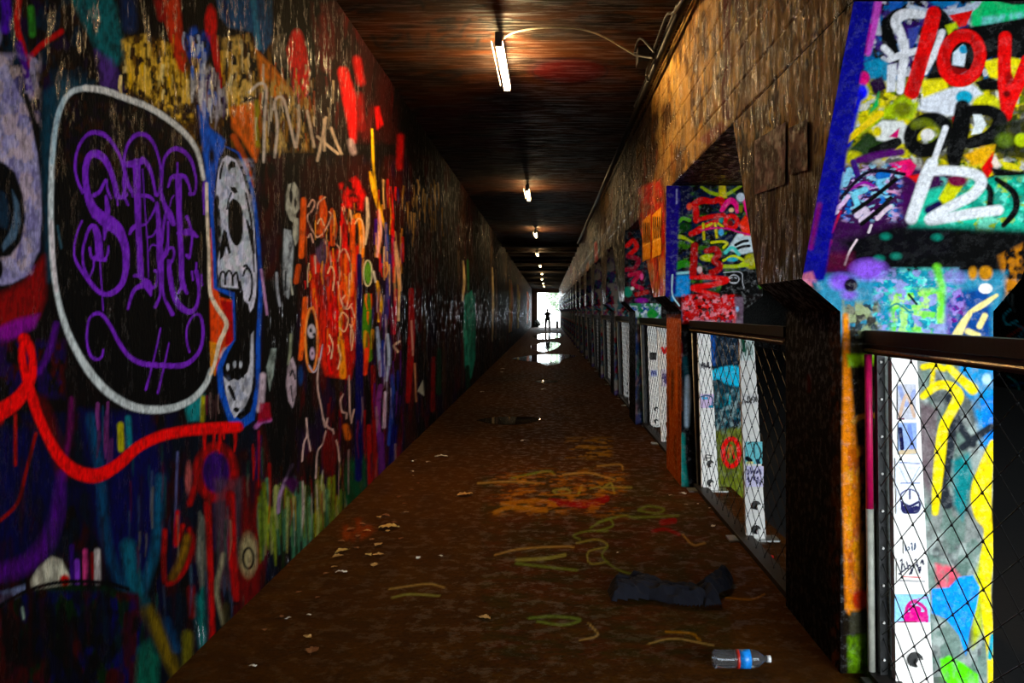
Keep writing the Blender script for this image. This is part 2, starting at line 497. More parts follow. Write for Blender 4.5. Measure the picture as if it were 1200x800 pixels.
    K([(30, 112), (42, 150), (50, 195), (53, 250), (50, 300), (36, 332)], 6, (8, 6, 10), 3)
    # ---- between face and bubble, lower left
    P.fill([(0, 345), (30, 330), (52, 300), (52, 350), (44, 372), (10, 392), (-20, 400)], (128, 18, 16), 10, .9)
    P.fill([(-20, 392), (20, 374), (46, 368), (40, 384), (6, 402), (-20, 410)], (128, 14, 128), 6, .95)
    P.ell(28, 398, 7, 8, (230, 20, 24), 3)
    P.mottle(-10, 80, 395, 470, [(60, 20, 20), (30, 16, 60)], 9, 16, .8, .46, 9)
    K([(66, 380), (58, 410), (46, 436)], 7, (80, 26, 112), 4, .8)
    P.fill([(-20, 500), (44, 505), (72, 560), (72, 610), (40, 655), (-20, 664)], (9, 7, 56), 14, .95)  # navy darkened for the dim lower left
    K([(46, 470), (62, 505), (74, 555)], 14, (78, 8, 14), 9, .9)
    K([(84, 468), (82, 505), (76, 540)], 6, (104, 26, 80), 5, .7)
    K([(18, 486), (18, 544)], 4, (150, 14, 14), 2)
    K([(42, 508), (30, 555), (20, 590), (-5, 614)], 4, (140, 14, 10), 2)
    K([(72, 556), (66, 604), (52, 640), (24, 664), (-10, 672)], [6, 14, 18, 20, 20], (80, 34, 116), 11)
    P.fill([(94, 480), (176, 486), (194, 560), (184, 640), (160, 700), (138, 690), (112, 620)], (9, 18, 62), 12, .95)  # blue darkened too, dimness put into the colour
    K([(107, 490), (118, 560), (126, 640), (150, 704)], 11, (14, 66, 92), 8, .8)
    K([(188, 560), (182, 640), (168, 690)], 10, (14, 84, 108), 7, .8)
    K([(150, 640), (158, 690), (166, 706)], 16, (16, 96, 108), 9, .7)
    P.drips(112, 140, 470, 520, 9, [(120, 60, 110), (90, 30, 60), (20, 60, 80)], (2, 5), (20, 50), seed=5)
    K([(141, 498), (142, 526)], 7, (168, 158, 30), 3)
    K([(150, 490), (152, 530)], 6, (16, 110, 116), 4)
    P.fill([(216, 472), (240, 462), (238, 492), (220, 494)], (18, 120, 120), 4)
    K([(238, 466), (237, 492)], 5, (170, 160, 40), 3)
    P.drips(238, 262, 458, 470, 8, [(150, 120, 110), (120, 20, 60), (60, 40, 40)], (2, 4), (14, 34), seed=6)
    K([(208, 530), (206, 590), (205, 640)], 3, (90, 90, 130), 2, .7)
    P.ell(221, 560, 4, 18, (168, 84, 80), 3, .8)
    # purple disc with red halo
    P.ring(253, 553, 19, 28, 13, (170, 10, 22), 6)
    P.ell(253, 553, 16, 24, (56, 14, 92), 4)
    K([(232, 560), (222, 590)], 6, (160, 14, 24), 4)
    # white cloud, stripes, hill
    P.fill([(33, 684), (46, 664), (60, 652), (72, 656), (80, 672), (84, 684), (60, 690), (38, 694)], (214, 204, 180), 4)
    P.ell(76, 680, 6, 7, (186, 20, 30), 3)
    P.fill([(-20, 700), (14, 690), (32, 684), (36, 694), (10, 708), (-20, 720)], (132, 142, 178), 4)
    for x, c, w in ((90, (130, 70, 180), 6), (100, (210, 80, 130), 6), (108, (150, 20, 40), 4), (114, (200, 186, 180), 7), (84, (50, 20, 90), 5)):
        K([(x, 640 + (x % 7) * 3), (x + .5, 682)], w, c, 3)
    P.fill([(-20, 722), (10, 704), (40, 690), (80, 684), (124, 686), (150, 694), (168, 720), (176, 830), (-20, 830)], (8, 32, 14), 4)
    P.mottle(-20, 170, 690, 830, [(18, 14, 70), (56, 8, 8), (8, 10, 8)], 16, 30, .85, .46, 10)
    K([(-10, 716), (22, 697), (50, 686), (84, 681), (124, 683), (150, 690)], 5, (4, 4, 5), 2)
    K([(26, 712), (28, 724)], 3, (150, 170, 150), 2)
    K([(32, 680), (33, 694)], 6, (6, 6, 8), 2)
    # red loop, drips, eye
    K([(193, 622), (192, 660), (194, 682), (206, 680), (219, 662), (226, 636), (222, 620)], 5, (170, 20, 20), 3.5)
    K([(208, 600), (206, 638), (214, 616)], 5, (190, 14, 18), 3)
    K([(203, 676), (212, 656), (220, 630)], 8, (140, 100, 34), 7, .8)
    P.fill([(234, 600), (244, 612), (244, 680), (236, 690), (230, 650)], (120, 120, 108), 5, .9)
    K([(224, 690), (226, 720)], 8, (110, 12, 16), 5)
    P.fill([(250, 560), (285, 560), (276, 690), (256, 690)], (84, 60, 66), 8, .7)
    K([(243, 590), (246, 660), (249, 760)], 7, (176, 8, 14), 3.5)  # reds here deepened for the same dimness
    K([(270, 580), (272, 640), (277, 700)], [10, 10, 8], (170, 8, 16), 4)
    P.fill([(286, 560), (316, 566), (314, 640), (304, 700), (286, 730), (280, 690)], (96, 6, 14), 8)
    P.ell(291, 650, 10, 24, (150, 136, 100), 6)
    P.ring(291, 654, 6, 12, 3, (20, 16, 12), 2)
    K([(262, 650), (254, 690), (262, 730)], 5, (150, 140, 110), 4, .8)
    P.fill([(228, 700), (240, 690), (244, 740), (236, 770), (230, 740)], (18, 80, 80), 8, .9)
    K([(174, 716), (190, 750), (206, 790)], [14, 16, 10], (104, 84, 24), 10)
    P.fill([(162, 760), (176, 748), (186, 770), (184, 820), (158, 820)], (18, 84, 66), 9)
    K([(220, 745), (220, 800)], 12, (100, 92, 34), 7, .9)
    K([(196, 728), (206, 760)], 10, (16, 60, 92), 6, .8)
    K([(238, 690), (236, 740), (240, 770)], 6, (30, 120, 110), 4, .7)
    P.drips(250, 300, 690, 740, 10, [(60, 50, 24), (40, 30, 14), (90, 10, 10)], (4, 8), (20, 60), .7, 7, 4)
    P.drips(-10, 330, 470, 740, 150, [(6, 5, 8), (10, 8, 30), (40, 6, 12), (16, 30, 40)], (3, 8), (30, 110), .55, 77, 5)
    P.drips(150, 320, 500, 700, 50, [(120, 110, 90), (90, 20, 30), (60, 70, 90), (30, 70, 60)], (1.5, 3.5), (16, 60), .55, 78, 2.5)
    # olive fringe along the foot of the wall
    P.drips(304, 400, 556, 604, 60, [(128, 140, 50), (70, 120, 90), (150, 150, 90), (40, 60, 30), (92, 108, 36)], (2.5, 6), (30, 80), .9, 8, 3)
    P.drips(330, 420, 540, 590, 26, [(180, 160, 150), (150, 120, 40), (110, 30, 40)], (1, 2.2), (20, 60), .8, 9)
    P.fill([(405, 540), (440, 530), (436, 580), (412, 600), (400, 590)], (12, 76, 44), 9, .7)
    K([(342, 545), (336, 560), (328, 580), (326, 600)], 4, (150, 120, 150), 2.5)
    P.fill([(332, 566), (342, 552), (350, 566), (344, 580)], (60, 26, 60), 4)
    # ---- bubble with purple lettering
    bub = [(100, 103), (85, 107), (75, 118), (67, 140), (62, 175), (60, 220), (60, 265), (62, 310), (68, 350), (78, 385), (92, 415), (110, 442),
           (130, 462), (155, 476), (180, 480), (205, 477), (226, 467), (241, 450), (248, 432), (248, 400), (246, 350), (244, 300), (242, 250), (239, 210),
           (232, 180), (220, 160), (200, 142), (175, 126), (150, 116), (122, 106)]
    P.fill([(50, 110), (70, 92), (110, 96), (80, 130), (66, 200), (66, 320), (56, 330), (50, 200)], (12, 60, 74), 10, .7)
    P.fill(bub, (6, 5, 7), 2, i=1, smooth=True)
    P.mottle(72, 236, 108, 200, [(46, 28, 14), (26, 16, 30)], 5, 9, .7, .54, 11)
    K(bub[:19], [6, 6, 5.5, 6, 6, 6, 6, 6, 6, 7, 8, 9, 9, 9, 9, 8, 7, 6, 5], (206, 208, 204), 2.2, i=1)
    K(bub[23:] + [bub[0]], [4, 5, 6, 6.5, 7, 7, 7.5, 7], (226, 216, 204), 2.2, i=1)
    K([(60, 260), (62, 300), (66, 340)], 5, (226, 200, 200), 2, .6)
    K([(75, 116), (67, 140), (61, 190)], 5, (120, 160, 176), 2.5, .6)
    K([(67, 265), (72, 290)], 2.5, (60, 90, 100), 2, .7)
    L = [
     ([(97, 225), (91, 212), (88, 195), (91, 175), (100, 160), (110, 155), (122, 158), (132, 168), (140, 182), (145, 198), (147, 215), (145, 228)], [4, 3, 3, 3, 4, 5, 5, 4, 3.5, 3, 3, 4]),
     ([(112, 252), (105, 236), (101, 218), (100, 198), (105, 183), (113, 180), (122, 186), (129, 199), (134, 214), (137, 228)], [9, 9, 7, 7, 8, 9, 8, 6, 6, 6]),
     ([(110, 229), (117, 224), (124, 211), (126, 222), (130, 232)], [5, 4, 3, 2.5, 3]),
     ([(103, 228), (108, 242), (116, 252), (128, 261), (137, 268), (143, 278), (147, 291), (148, 305), (147, 318), (143, 332), (135, 341), (125, 345), (115, 341), (106, 331), (98, 320), (91, 310), (87, 298), (88, 282), (92, 268), (96, 259)],
      [8, 10, 13, 16, 14, 10, 9, 8, 7, 6.5, 6.5, 6, 5, 5, 4.5, 3.5, 2.5, 2.5, 2.5, 2.5]),
     ([(103, 326), (98, 312), (97, 295), (100, 280), (105, 267), (110, 265), (114, 275), (116, 290), (117, 302)], [5, 3, 3, 3, 4, 6, 8, 9, 9]),
     ([(105, 290), (107, 300), (111, 305)], 3), ([(111, 302), (117, 303), (123, 304)], 5), ([(123, 304), (126, 298), (127, 289)], 2.5),
     ([(110, 305), (109, 315), (105, 325)], 2), ([(117, 304), (119, 335), (121, 364)], 1.7),
     ([(124, 230), (126, 245), (124, 262), (122, 281)], [3, 6, 6, 2]), ([(137, 230), (143, 231), (148, 228)], 5), ([(137, 232), (138, 240)], 2), ([(146, 231), (150, 240)], 3),
     ([(146, 200), (146, 182), (151, 167), (160, 158), (170, 158), (178, 165), (184, 178), (188, 195), (189, 212)], [3, 3, 3.5, 5, 5, 4, 3, 2.5, 2.5]),
     ([(189, 212), (186, 226), (183, 228), (181, 220), (178, 205), (173, 193), (167, 186)], [2, 3, 4, 3, 3.5, 5, 5]),
     ([(147, 192), (155, 192), (166, 189)], [6, 8, 7]), ([(160, 190), (161, 225), (162, 260), (164, 300), (165, 323)], [9, 8, 7, 7, 7.5]),
     ([(146, 200), (150, 216), (157, 228)], 4.5), ([(146, 195), (145, 215), (147, 230)], 3), ([(156, 229), (168, 229), (176, 231), (180, 235)], [4, 4.5, 4, 2.5]),
     ([(167, 198), (169, 230), (171, 260), (173, 290), (174, 325)], 1.4), ([(152, 274), (155, 268), (161, 264), (170, 263), (175, 257), (181, 246), (184, 238)], [3, 5, 5, 2.5, 2, 2.5, 2]),
     ([(150, 362), (153, 350), (158, 339), (167, 334), (172, 332)], [2.5, 3.5, 4.5, 7, 10]), ([(168, 328), (173, 334), (177, 346)], [6, 10, 2]),
     ([(174, 338), (181, 336), (184, 328), (184, 320), (182, 317)], [5, 3.5, 2, 2, 4]), ([(158, 323), (165, 322)], 4),
     ([(189, 234), (190, 205), (192, 188), (198, 178), (206, 174), (216, 178), (224, 188), (228, 201), (230, 214), (228, 226), (223, 227)], [2.5, 2.5, 3, 4, 5.5, 5, 4, 3, 2.5, 3, 5]),
     ([(184, 238), (186, 262), (187, 285), (188, 305), (189, 325), (189, 340)], [4, 6, 7, 8, 6, 5]), ([(189, 338), (187, 348), (182, 359)], [3, 3, 4]), ([(190, 338), (193, 350), (197, 358), (202, 368)], [3, 3, 4, 5]),
     ([(189, 226), (193, 240), (198, 250), (203, 262)], [3, 5, 8, 6]), ([(196, 247), (192, 262), (190, 285)], [5, 3, 2.5]), ([(197, 260), (197, 280), (195, 295), (190, 302)], [2.5, 2.5, 5, 6]),
     ([(196, 292), (202, 290), (204, 297), (202, 305), (197, 312)], [4, 3, 2.5, 3, 3]), ([(198, 306), (199, 325), (202, 340), (206, 350)], 5),
     ([(174, 294), (178, 287), (184, 288)], 2), ([(173, 278), (179, 276), (184, 268)], 2.2),
     ([(197, 219), (201, 208), (208, 207), (216, 207), (221, 216), (224, 228)], [2, 4, 7, 5, 3, 2.5]), ([(208, 191), (208, 207)], 2), ([(209, 207), (210, 250), (212, 290), (213, 325), (215, 336)], [7, 6.5, 6, 6, 7]),
     ([(210, 273), (222, 272), (231, 277)], [6, 8, 3]), ([(219, 254), (222, 262), (225, 275), (224, 290), (222, 302), (219, 299)], [4, 3, 3, 2.5, 2.5, 4]), ([(199, 242), (201, 233), (204, 229)], 1.6),
     ([(199, 318), (202, 340), (208, 355), (216, 363), (224, 365), (230, 359), (233, 344), (232, 328), (230, 318)], [5, 6, 7, 7, 6, 4, 3, 4, 5]), ([(230, 308), (230, 320)], 2), ([(225, 318), (226, 328)], 2), ([(236, 322), (237, 334)], 2),
     ([(215, 335), (219, 343)], 4), ([(213, 335), (209, 343)], 3),
     ([(121, 410), (119, 418), (113, 421), (106, 416), (102, 402), (102, 388), (105, 373), (113, 367), (121, 370), (130, 383), (140, 402), (152, 418), (168, 426), (190, 428), (213, 428), (226, 421), (235, 408), (238, 390), (236, 373), (231, 368), (224, 373), (219, 385), (219, 400), (222, 412)],
      [2, 3, 4, 3.5, 2.5, 2.5, 3, 4, 4, 4, 4.5, 5, 6, 6, 6, 5, 4, 3.5, 3, 3, 2.5, 2.2, 2.2, 2.5]),
     ([(188, 385), (180, 422), (171, 456)], [2, 1.8, 3]), ([(198, 402), (192, 430), (185, 460)], [1.6, 2, 3])]
    for pts, w in L:
        K(pts, w, PURPLE, 1.0, i=1)
    K([(240, 250), (239, 222), (241, 213), (246, 220), (252, 240), (254, 262)], [4, 3.5, 4, 4, 3, 2], (112, 60, 170), 1.5)
    # ---- skull mural
    P.fill([(232, 124), (246, 150), (264, 164), (258, 186), (251, 212), (247, 250), (243, 225), (240, 190), (236, 160)], (16, 92, 184), 4)
    P.ell(248, 183, 3.5, 10, (8, 8, 16), 4)
    P.fill([(246, 268), (252, 262), (252, 335), (258, 348), (273, 352), (273, 402), (262, 408), (252, 440), (247, 420), (246, 350)], (222, 82, 20), 2)
    P.fill([(258, 352), (273, 354), (273, 402), (264, 404), (267, 378)], (176, 20, 14), 2)
    P.fill([(246, 400), (254, 402), (252, 440), (247, 432)], (240, 150, 20), 2)
    K([(264, 410), (260, 418)], 6, (230, 190, 190), 3)
    K([(242, 215), (243, 260), (245, 300), (246, 340), (253, 358), (265, 377), (263, 388), (257, 402), (252, 424), (247, 438)], [3.5, 3.5, 3.5, 4, 5, 5, 5, 5, 4, 4], (240, 214, 184), 1.2)
    P.fill([(262, 170), (252, 188), (248, 214), (246, 250), (249, 300), (250, 338), (272, 348), (274, 398), (262, 412), (254, 430), (256, 460), (268, 494), (284, 502),
            (298, 492), (305, 450), (305, 400), (308, 345), (306, 300), (303, 262), (298, 225), (291, 200), (280, 178)], (16, 84, 176), 2, i=2)
    P.fill([(264, 172), (256, 188), (252, 212), (250, 250), (253, 300), (254, 336), (275, 343), (276, 398), (267, 414), (261, 430), (262, 455), (272, 485), (282, 492),
            (294, 482), (300, 450), (300, 400), (303, 345), (302, 300), (299, 262), (294, 225), (287, 200), (278, 180)], (6, 5, 8), 1.5, i=2)
    P.fill([(266, 182), (260, 187), (256, 200), (253, 222), (253, 238), (258, 246), (259, 262), (260, 275), (258, 292), (255, 306), (255, 320), (257, 326), (257, 336), (270, 337),
            (280, 338), (284, 346), (287, 353), (291, 356), (293, 366), (297, 360), (300, 345), (301, 318), (299, 288), (298, 268), (295, 248), (290, 224), (284, 203), (276, 187)],
           (214, 208, 220), 1.2, i=2)
    P.mottle(254, 300, 184, 340, [(150, 160, 190), (232, 214, 214), (150, 170, 160)], 6, 10, .5, .52, 12)
    D = (7, 6, 9)
    P.fill([(273, 232), (280, 237), (284, 247), (285, 265), (283, 280), (278, 288), (272, 283), (268, 270), (267, 255), (268, 240)], D, 1, i=2, smooth=True)
    P.fill([(262, 268), (266, 272), (268, 284), (271, 296), (268, 298), (265, 288), (262, 300), (257, 306), (258, 288)], D, 1)
    K([(271, 226), (268, 234), (266, 245)], 2, D, 1)
    P.fill([(270, 219), (276, 219), (279, 225), (275, 227), (271, 223)], D, 1)
    P.fill([(267, 194), (271, 188), (276, 190), (276, 196), (271, 197), (268, 202)], D, 1)
    K([(262, 190), (259, 200), (258, 209)], [2, 3, 2.5], D, 1)
    P.ell(254.5, 236, 2.5, 8, D, 1)
    K([(288, 226), (291, 240), (294, 256), (296, 276)], [2, 2.5, 3, 2], D, 1)
    K([(289, 258), (294, 275), (297, 296)], [2, 5, 3], D, 1)
    K([(296, 270), (297, 300), (298, 318)], 2, D, 1)
    for s in ([(258, 336), (258, 323), (261, 318), (264, 322), (264, 333)], [(264, 324), (268, 317), (272, 322), (273, 334)], [(273, 324), (277, 319), (279, 328), (281, 340)], [(281, 330), (284, 345), (282, 350)],
              [(285, 323), (287, 317), (291, 314), (295, 324), (295, 342), (292, 352)], [(286, 312), (289, 311), (292, 317)]):
        K(s, 2.6, D, 1)
    P.fill([(262, 441), (268, 447), (274, 444), (279, 446), (284, 442), (290, 436), (293, 425), (294, 392), (297, 388), (297, 440), (294, 460), (288, 475), (280, 484), (275, 490), (270, 480), (265, 462)], (206, 202, 208), 1.2, i=2)
    P.mottle(262, 297, 438, 490, [(130, 140, 170), (90, 90, 90)], 5, 8, .5, .52, 13)
    for x in (270, 277, 284):
        K([(x, 424), (x + 1, 442)], [4, 2.5], D, 1)
    for x, y in ((267, 430), (275, 427), (282, 427)):
        P.ell(x, y, 1.8, 4, (200, 200, 205), 1)
    K([(269, 453), (272, 460), (275, 468)], [4, 5, 3], D, 1)
    P.ell(277, 480, 3.5, 3, D, 1)
    K([(294, 470), (288, 482), (282, 486)], 6, D, 2)
    # ---- red squiggle over the lower left
    K([(-10, 488), (15, 473), (28, 458), (37, 440), (38, 420), (33, 403), (27, 405), (26, 420), (30, 440), (36, 460), (44, 485), (55, 510), (68, 533), (85, 550), (105, 557), (120, 555), (140, 543),
       (160, 525), (185, 512), (215, 505), (245, 502), (279, 500)], [20, 18, 14, 11, 8, 10, 8, 8, 9, 11, 11, 11, 13, 15, 16, 15, 13, 12, 12, 12, 13, 12], (244, 10, 8), 3, i=3)
    P.drips(232, 278, 500, 506, 6, [(220, 10, 12)], (3, 6), (14, 30), .9, 14)
    # ---- small pale skulls on black between the skull and the orange letters
    P.fill([(306, 190), (350, 190), (346, 480), (345, 560), (320, 560), (306, 480), (308, 350)], (7, 5, 8), 5, .9)
    P.mottle(300, 335, 180, 330, [(60, 4, 10), (40, 6, 30)], 8, 40, .7, .5, 15)
    G = (186, 184, 166)
    P.fill([(338, 216), (345, 213), (350, 222), (351, 244), (347, 250), (346, 262), (340, 258), (335, 246), (335, 228)], G, 1.5, mottle=.35)
    P.ell(341, 230, 2, 8, D, 1); P.ell(346, 238, 1.6, 6, D, 1); K([(343, 212), (340, 226)], 1.5, D, 1)
    P.fill([(344, 254), (350, 256), (350, 280), (346, 288), (343, 275)], G, 1.5, mottle=.3)
    P.fill([(333, 268), (341, 270), (344, 290), (342, 326), (338, 350), (333, 345), (331, 310)], (176, 182, 184), 2, mottle=.6)
    K([(324, 320), (325, 340), (328, 358)], 3, (160, 160, 165), 1.5)
    K([(335, 318), (334, 340)], 2, D, 1); K([(340, 325), (343, 345)], 2, G, 1)
    P.fill([(318, 408), (324, 408), (320, 440), (316, 458), (312, 430)], (150, 160, 150), 1.5, mottle=.4)
    P.fill([(338, 424), (343, 418), (347, 430), (347, 462), (343, 478), (338, 470), (335, 450)], (186, 164, 172), 1.5, mottle=.3)
    K([(340, 440), (343, 434), (346, 444)], 2, D, 1); K([(341, 452), (343, 470)], 1.6, D, 1)
    K([(341, 392), (340, 412), (338, 426)], 3, (140, 145, 120), 2)
    K([(306, 316), (310, 345), (313, 368)], 3, (206, 150, 190), 1.5, .8)
    K([(308, 440), (306, 470), (304, 480)], 7, (216, 190, 200), 3, .9)
    K([(300, 500), (306, 494), (316, 492)], 5, (176, 110, 170), 2.5)
    P.fill([(304, 472), (316, 472), (318, 492), (302, 496)], (150, 10, 50), 3, .9)
    P.drips(296, 325, 505, 545, 8, [(170, 10, 24), (60, 20, 70)], (2, 4), (30, 70), .8, 16)
    # ---- orange lettering
    O1, O2, R1, W1 = (240, 104, 18), (246, 150, 32), (236, 30, 10), (240, 190, 170)
    P.fill([(352, 196), (440, 190), (440, 330), (425, 430), (352, 425)], (44, 5, 6), 8, .75, i=4)
    P.fill([(398, 216), (420, 206), (428, 228), (424, 246), (404, 242)], (226, 30, 10), 5, .9, mottle=.8)
    P.fill([(364, 300), (422, 286), (420, 400), (410, 444), (382, 440), (366, 400)], (228, 66, 8), 5, .92, mottle=.35, i=4)
    for pts, w, c in (([(356, 234), (355, 262), (353, 300)], [6, 7, 6], O1), ([(350, 312), (347, 330)], 6, (190, 80, 20)), ([(377, 232), (379, 250), (376, 276)], [6, 9, 6], O1), ([(372, 250), (373, 276)], 5, (190, 84, 26)),
                      ([(389, 246), (391, 265), (390, 286)], [4, 8, 5], O1), ([(402, 240), (403, 265), (404, 292)], [4, 7, 6], R1), ([(414, 258), (413, 285), (414, 320), (411, 345)], [5, 6, 6, 5], O1),
                      ([(420, 252), (424, 270), (424, 300)], [4, 7, 5], O2), ([(416, 254), (420, 252)], 5, O2), ([(391, 306), (390, 330), (392, 380)], [6, 9, 9], R1), ([(404, 300), (403, 330), (406, 352)], 7, O1),
                      ([(358, 350), (356, 385), (352, 420)], [6, 7, 5], O1), ([(367, 330), (372, 380), (376, 420)], [5, 6, 5], (240, 80, 14)), ([(400, 400), (402, 440)], [6, 8], O2), ([(384, 400), (388, 436)], 5, R1)):
        K(pts, w, c, 1.6, i=4)
    P.ell(378, 296, 8, 15, (92, 70, 96), 3); P.ell(372, 282, 4, 8, (20, 10, 14), 2)
    P.drips(374, 392, 300, 340, 8, [(50, 24, 40), (130, 110, 130), (20, 8, 12)], (1.5, 3), (16, 36), .8, 17)
    P.drips(384, 420, 300, 380, 20, [(250, 150, 40), (180, 20, 10), (250, 90, 20), (60, 8, 10)], (1.5, 3.5), (16, 44), .85, 18)
    for s in ([(361, 242), (366, 234), (369, 238), (366, 246), (360, 254), (364, 266), (371, 278)], [(372, 278), (378, 274), (384, 264), (389, 252)], [(371, 250), (373, 238), (381, 231)], [(386, 248), (391, 256), (393, 280)],
              [(361, 278), (364, 274), (367, 284)], [(401, 243), (407, 262)], [(393, 285), (398, 292), (396, 306)], [(398, 296), (404, 292), (410, 306), (413, 330)], [(400, 352), (404, 362), (408, 352), (410, 320)],
              [(404, 346), (400, 354), (407, 362), (412, 356)], [(396, 330), (399, 352)], [(412, 360), (416, 372)], [(380, 280), (386, 296), (388, 310)], [(369, 300), (370, 320)]):
        K(s, 1.7, W1, 1)
    P.drips(356, 426, 236, 410, 70, [(30, 5, 6), (16, 6, 8), (120, 16, 8)], (1.2, 3), (12, 44), .85, 83, 1)
    P.drips(356, 426, 236, 410, 60, [(250, 170, 60), (246, 130, 30), (250, 214, 180), (236, 60, 20)], (.9, 2.2), (8, 34), .9, 84, .8)
    for sq in ([(372, 262), (376, 256), (380, 264)], [(384, 320), (388, 312), (392, 322), (390, 340)], [(398, 372), (402, 366), (408, 374), (404, 388), (398, 384)], [(410, 380), (414, 392), (412, 410)], [(386, 392), (390, 404), (388, 420)], [(396, 404), (399, 418), (396, 432)], [(416, 262), (420, 256), (425, 262), (426, 290)]):
        K(sq, 1.5, (250, 206, 170), .9)
    P.ring(365, 398, 7, 37, 2.6, (250, 150, 90), 1.2)
    P.ell(365, 398, 5.6, 35, (8, 6, 9), 1.5)
    P.ell(365, 388, 4.5, 8, (206, 196, 206), 1.5); P.ell(364, 387, 1.6, 2.5, D, 1); P.ell(368, 392, 1.4, 2, D, 1)
    P.ell(366, 414, 3, 7, (196, 170, 196), 1.5); P.ell(366, 414, 1, 2, D, 1)
    K([(362, 428), (368, 436), (374, 424), (378, 404)], 1.6, (190, 180, 200), 1)
    P.ell(352, 440, 3, 10, (30, 60, 110), 2.5)
    # green, navy, yellow, purple bands
    K([(421, 300), (421, 400), (421, 500), (420, 560)], [6, 8, 9, 8], (14, 22, 84), 2)
    K([(431, 348), (430, 390), (432, 420)], [9, 11, 8], (70, 130, 34), 2)
    P.drips(426, 437, 344, 400, 12, [(244, 120, 20), (236, 60, 14), (40, 90, 40), (240, 170, 40)], (2, 4), (14, 34), .95, 19)
    K([(430, 410), (428, 438)], [6, 4], (240, 80, 20), 2)
    P.ell(431, 320, 4.5, 13, (90, 150, 50), 1.5); P.ring(431, 320, 5, 15, 1.6, (226, 226, 200), 1); K([(426, 336), (432, 340), (440, 328), (446, 336)], 2.5, (6, 6, 8), 1)
    for pts, w, c in (([(434, 202), (438, 222), (446, 250), (452, 270)], [3, 5, 4, 2], (230, 180, 40)), ([(430, 232), (431, 262), (428, 286)], [3, 4, 2], (214, 196, 180)), ([(444, 246), (445, 272), (442, 300)], [2, 6, 3], (236, 180, 190)),
                      ([(441, 258), (440, 285)], 4, (70, 30, 130)), ([(452, 262), (453, 290), (448, 312)], [3, 5, 4], (26, 70, 160)), ([(458, 220), (460, 260), (462, 330)], [3, 4, 3], (230, 60, 40)), ([(463, 284), (466, 310), (469, 340)], [3, 5, 3], (246, 190, 150)),
                      ([(442, 330), (446, 355), (444, 376)], [3, 5, 3], (230, 180, 70)), ([(438, 318), (440, 330)], 2, (240, 240, 235)), ([(456, 300), (455, 340), (452, 372)], 6, (60, 50, 120)), ([(464, 340), (462, 390)], 4, (170, 24, 60)),
                      ([(442, 384), (445, 420), (446, 440)], [3, 5, 3], (150, 170, 214)), ([(454, 392), (456, 420), (453, 446)], [3, 4, 2], (170, 190, 226)), ([(449, 400), (450, 440)], 4, (40, 60, 150)),
                      ([(446, 452), (442, 480), (444, 510)], [5, 8, 5], (120, 60, 130)), ([(452, 460), (450, 500)], 4, (206, 190, 216)), ([(460, 440), (460, 480), (456, 520)], [4, 6, 5], (50, 70, 150)),
                      ([(476, 270), (478, 340), (476, 420)], 8, (7, 5, 10)), ([(482, 340), (482, 400), (478, 470)], [6, 8, 5], (150, 8, 18)), ([(468, 400), (462, 405), (466, 412)], 2.5, (220, 200, 170)), ([(468, 330), (467, 375)], 2.5, (250, 214, 170)),
                      ([(486, 426), (488, 470)], 1.6, (220, 150, 110)), ([(482, 376), (484, 416)], 1.6, (230, 170, 150)), ([(508, 420), (507, 480)], 5, (130, 16, 14)), ([(514, 410), (514, 460)], 6, (16, 60, 40)), ([(437, 430), (440, 560)], 5, (120, 8, 20)),
                      ([(432, 500), (434, 570)], 6, (150, 10, 22)), ([(446, 510), (448, 560)], 8, (90, 44, 110)), ([(462, 500), (458, 550)], 7, (20, 24, 90))):
        K(pts, w, c, 1.5)
    P.drips(436, 472, 210, 330, 34, [(240, 200, 140), (226, 60, 30), (120, 40, 110), (30, 40, 120), (240, 170, 60), (10, 6, 8)], (1, 3), (14, 44), .85, 20)
    P.drips(436, 470, 330, 480, 40, [(190, 180, 214), (40, 44, 120), (150, 20, 80), (14, 10, 30), (90, 50, 130)], (1, 2.6), (14, 44), .85, 21)
    P.drips(375, 475, 450, 540, 46, [(150, 40, 30), (110, 10, 24), (150, 120, 120), (60, 20, 60), (16, 18, 60), (20, 8, 10)], (1.2, 3), (24, 60), .75, 22)
    for s in ([(374, 420), (372, 450), (377, 480), (381, 500), (384, 490)], [(379, 490), (384, 500), (390, 504)], [(382, 505), (378, 520), (372, 530), (370, 560)], [(390, 503), (391, 508)], [(402, 462), (399, 470), (401, 482), (406, 484), (406, 490)],
              [(409, 440), (410, 480), (412, 495)], [(415, 480), (412, 492)], [(394, 516), (396, 524), (398, 540)], [(359, 490), (360, 508), (356, 520), (354, 540)], [(360, 508), (364, 528)]):
        K(s, 1.8, (206, 170, 160), 1.2)
    P.ell(386, 530, 9, 26, (92, 14, 16), 4, .8)
    K([(405, 500), (408, 512)], 7, (180, 90, 20), 3)
    P.fill([(489, 458), (496, 444), (497, 464)], (170, 164, 144), 1)
    # ---- receding stretch
    P.drips(470, 520, 210, 260, 40, [(170, 120, 50), (230, 180, 110), (60, 40, 20), (12, 30, 60)], (.8, 2), (10, 40), .85, 23)
    P.drips(485, 600, 250, 420, 110, [(40, 22, 14), (70, 44, 30), (24, 26, 36), (60, 10, 10), (84, 66, 48)], (.8, 2.2), (20, 90), .7, 24)
    P.fill([(545, 346), (553, 340), (557, 356), (557, 420), (552, 444), (545, 430), (543, 390)], (70, 176, 150), 1.5)
    P.drips(543, 557, 340, 420, 22, [(30, 100, 84), (110, 206, 180), (20, 60, 60)], (.6, 1.4), (14, 40), .8, 25)
    K([(543, 306), (544, 330), (542, 352)], [1.5, 3, 1.5], (236, 206, 150), 1); K([(548, 305), (549, 340)], 2, (50, 120, 60), 1)
    K([(548, 430), (549, 462)], 5, (12, 60, 44), 2)
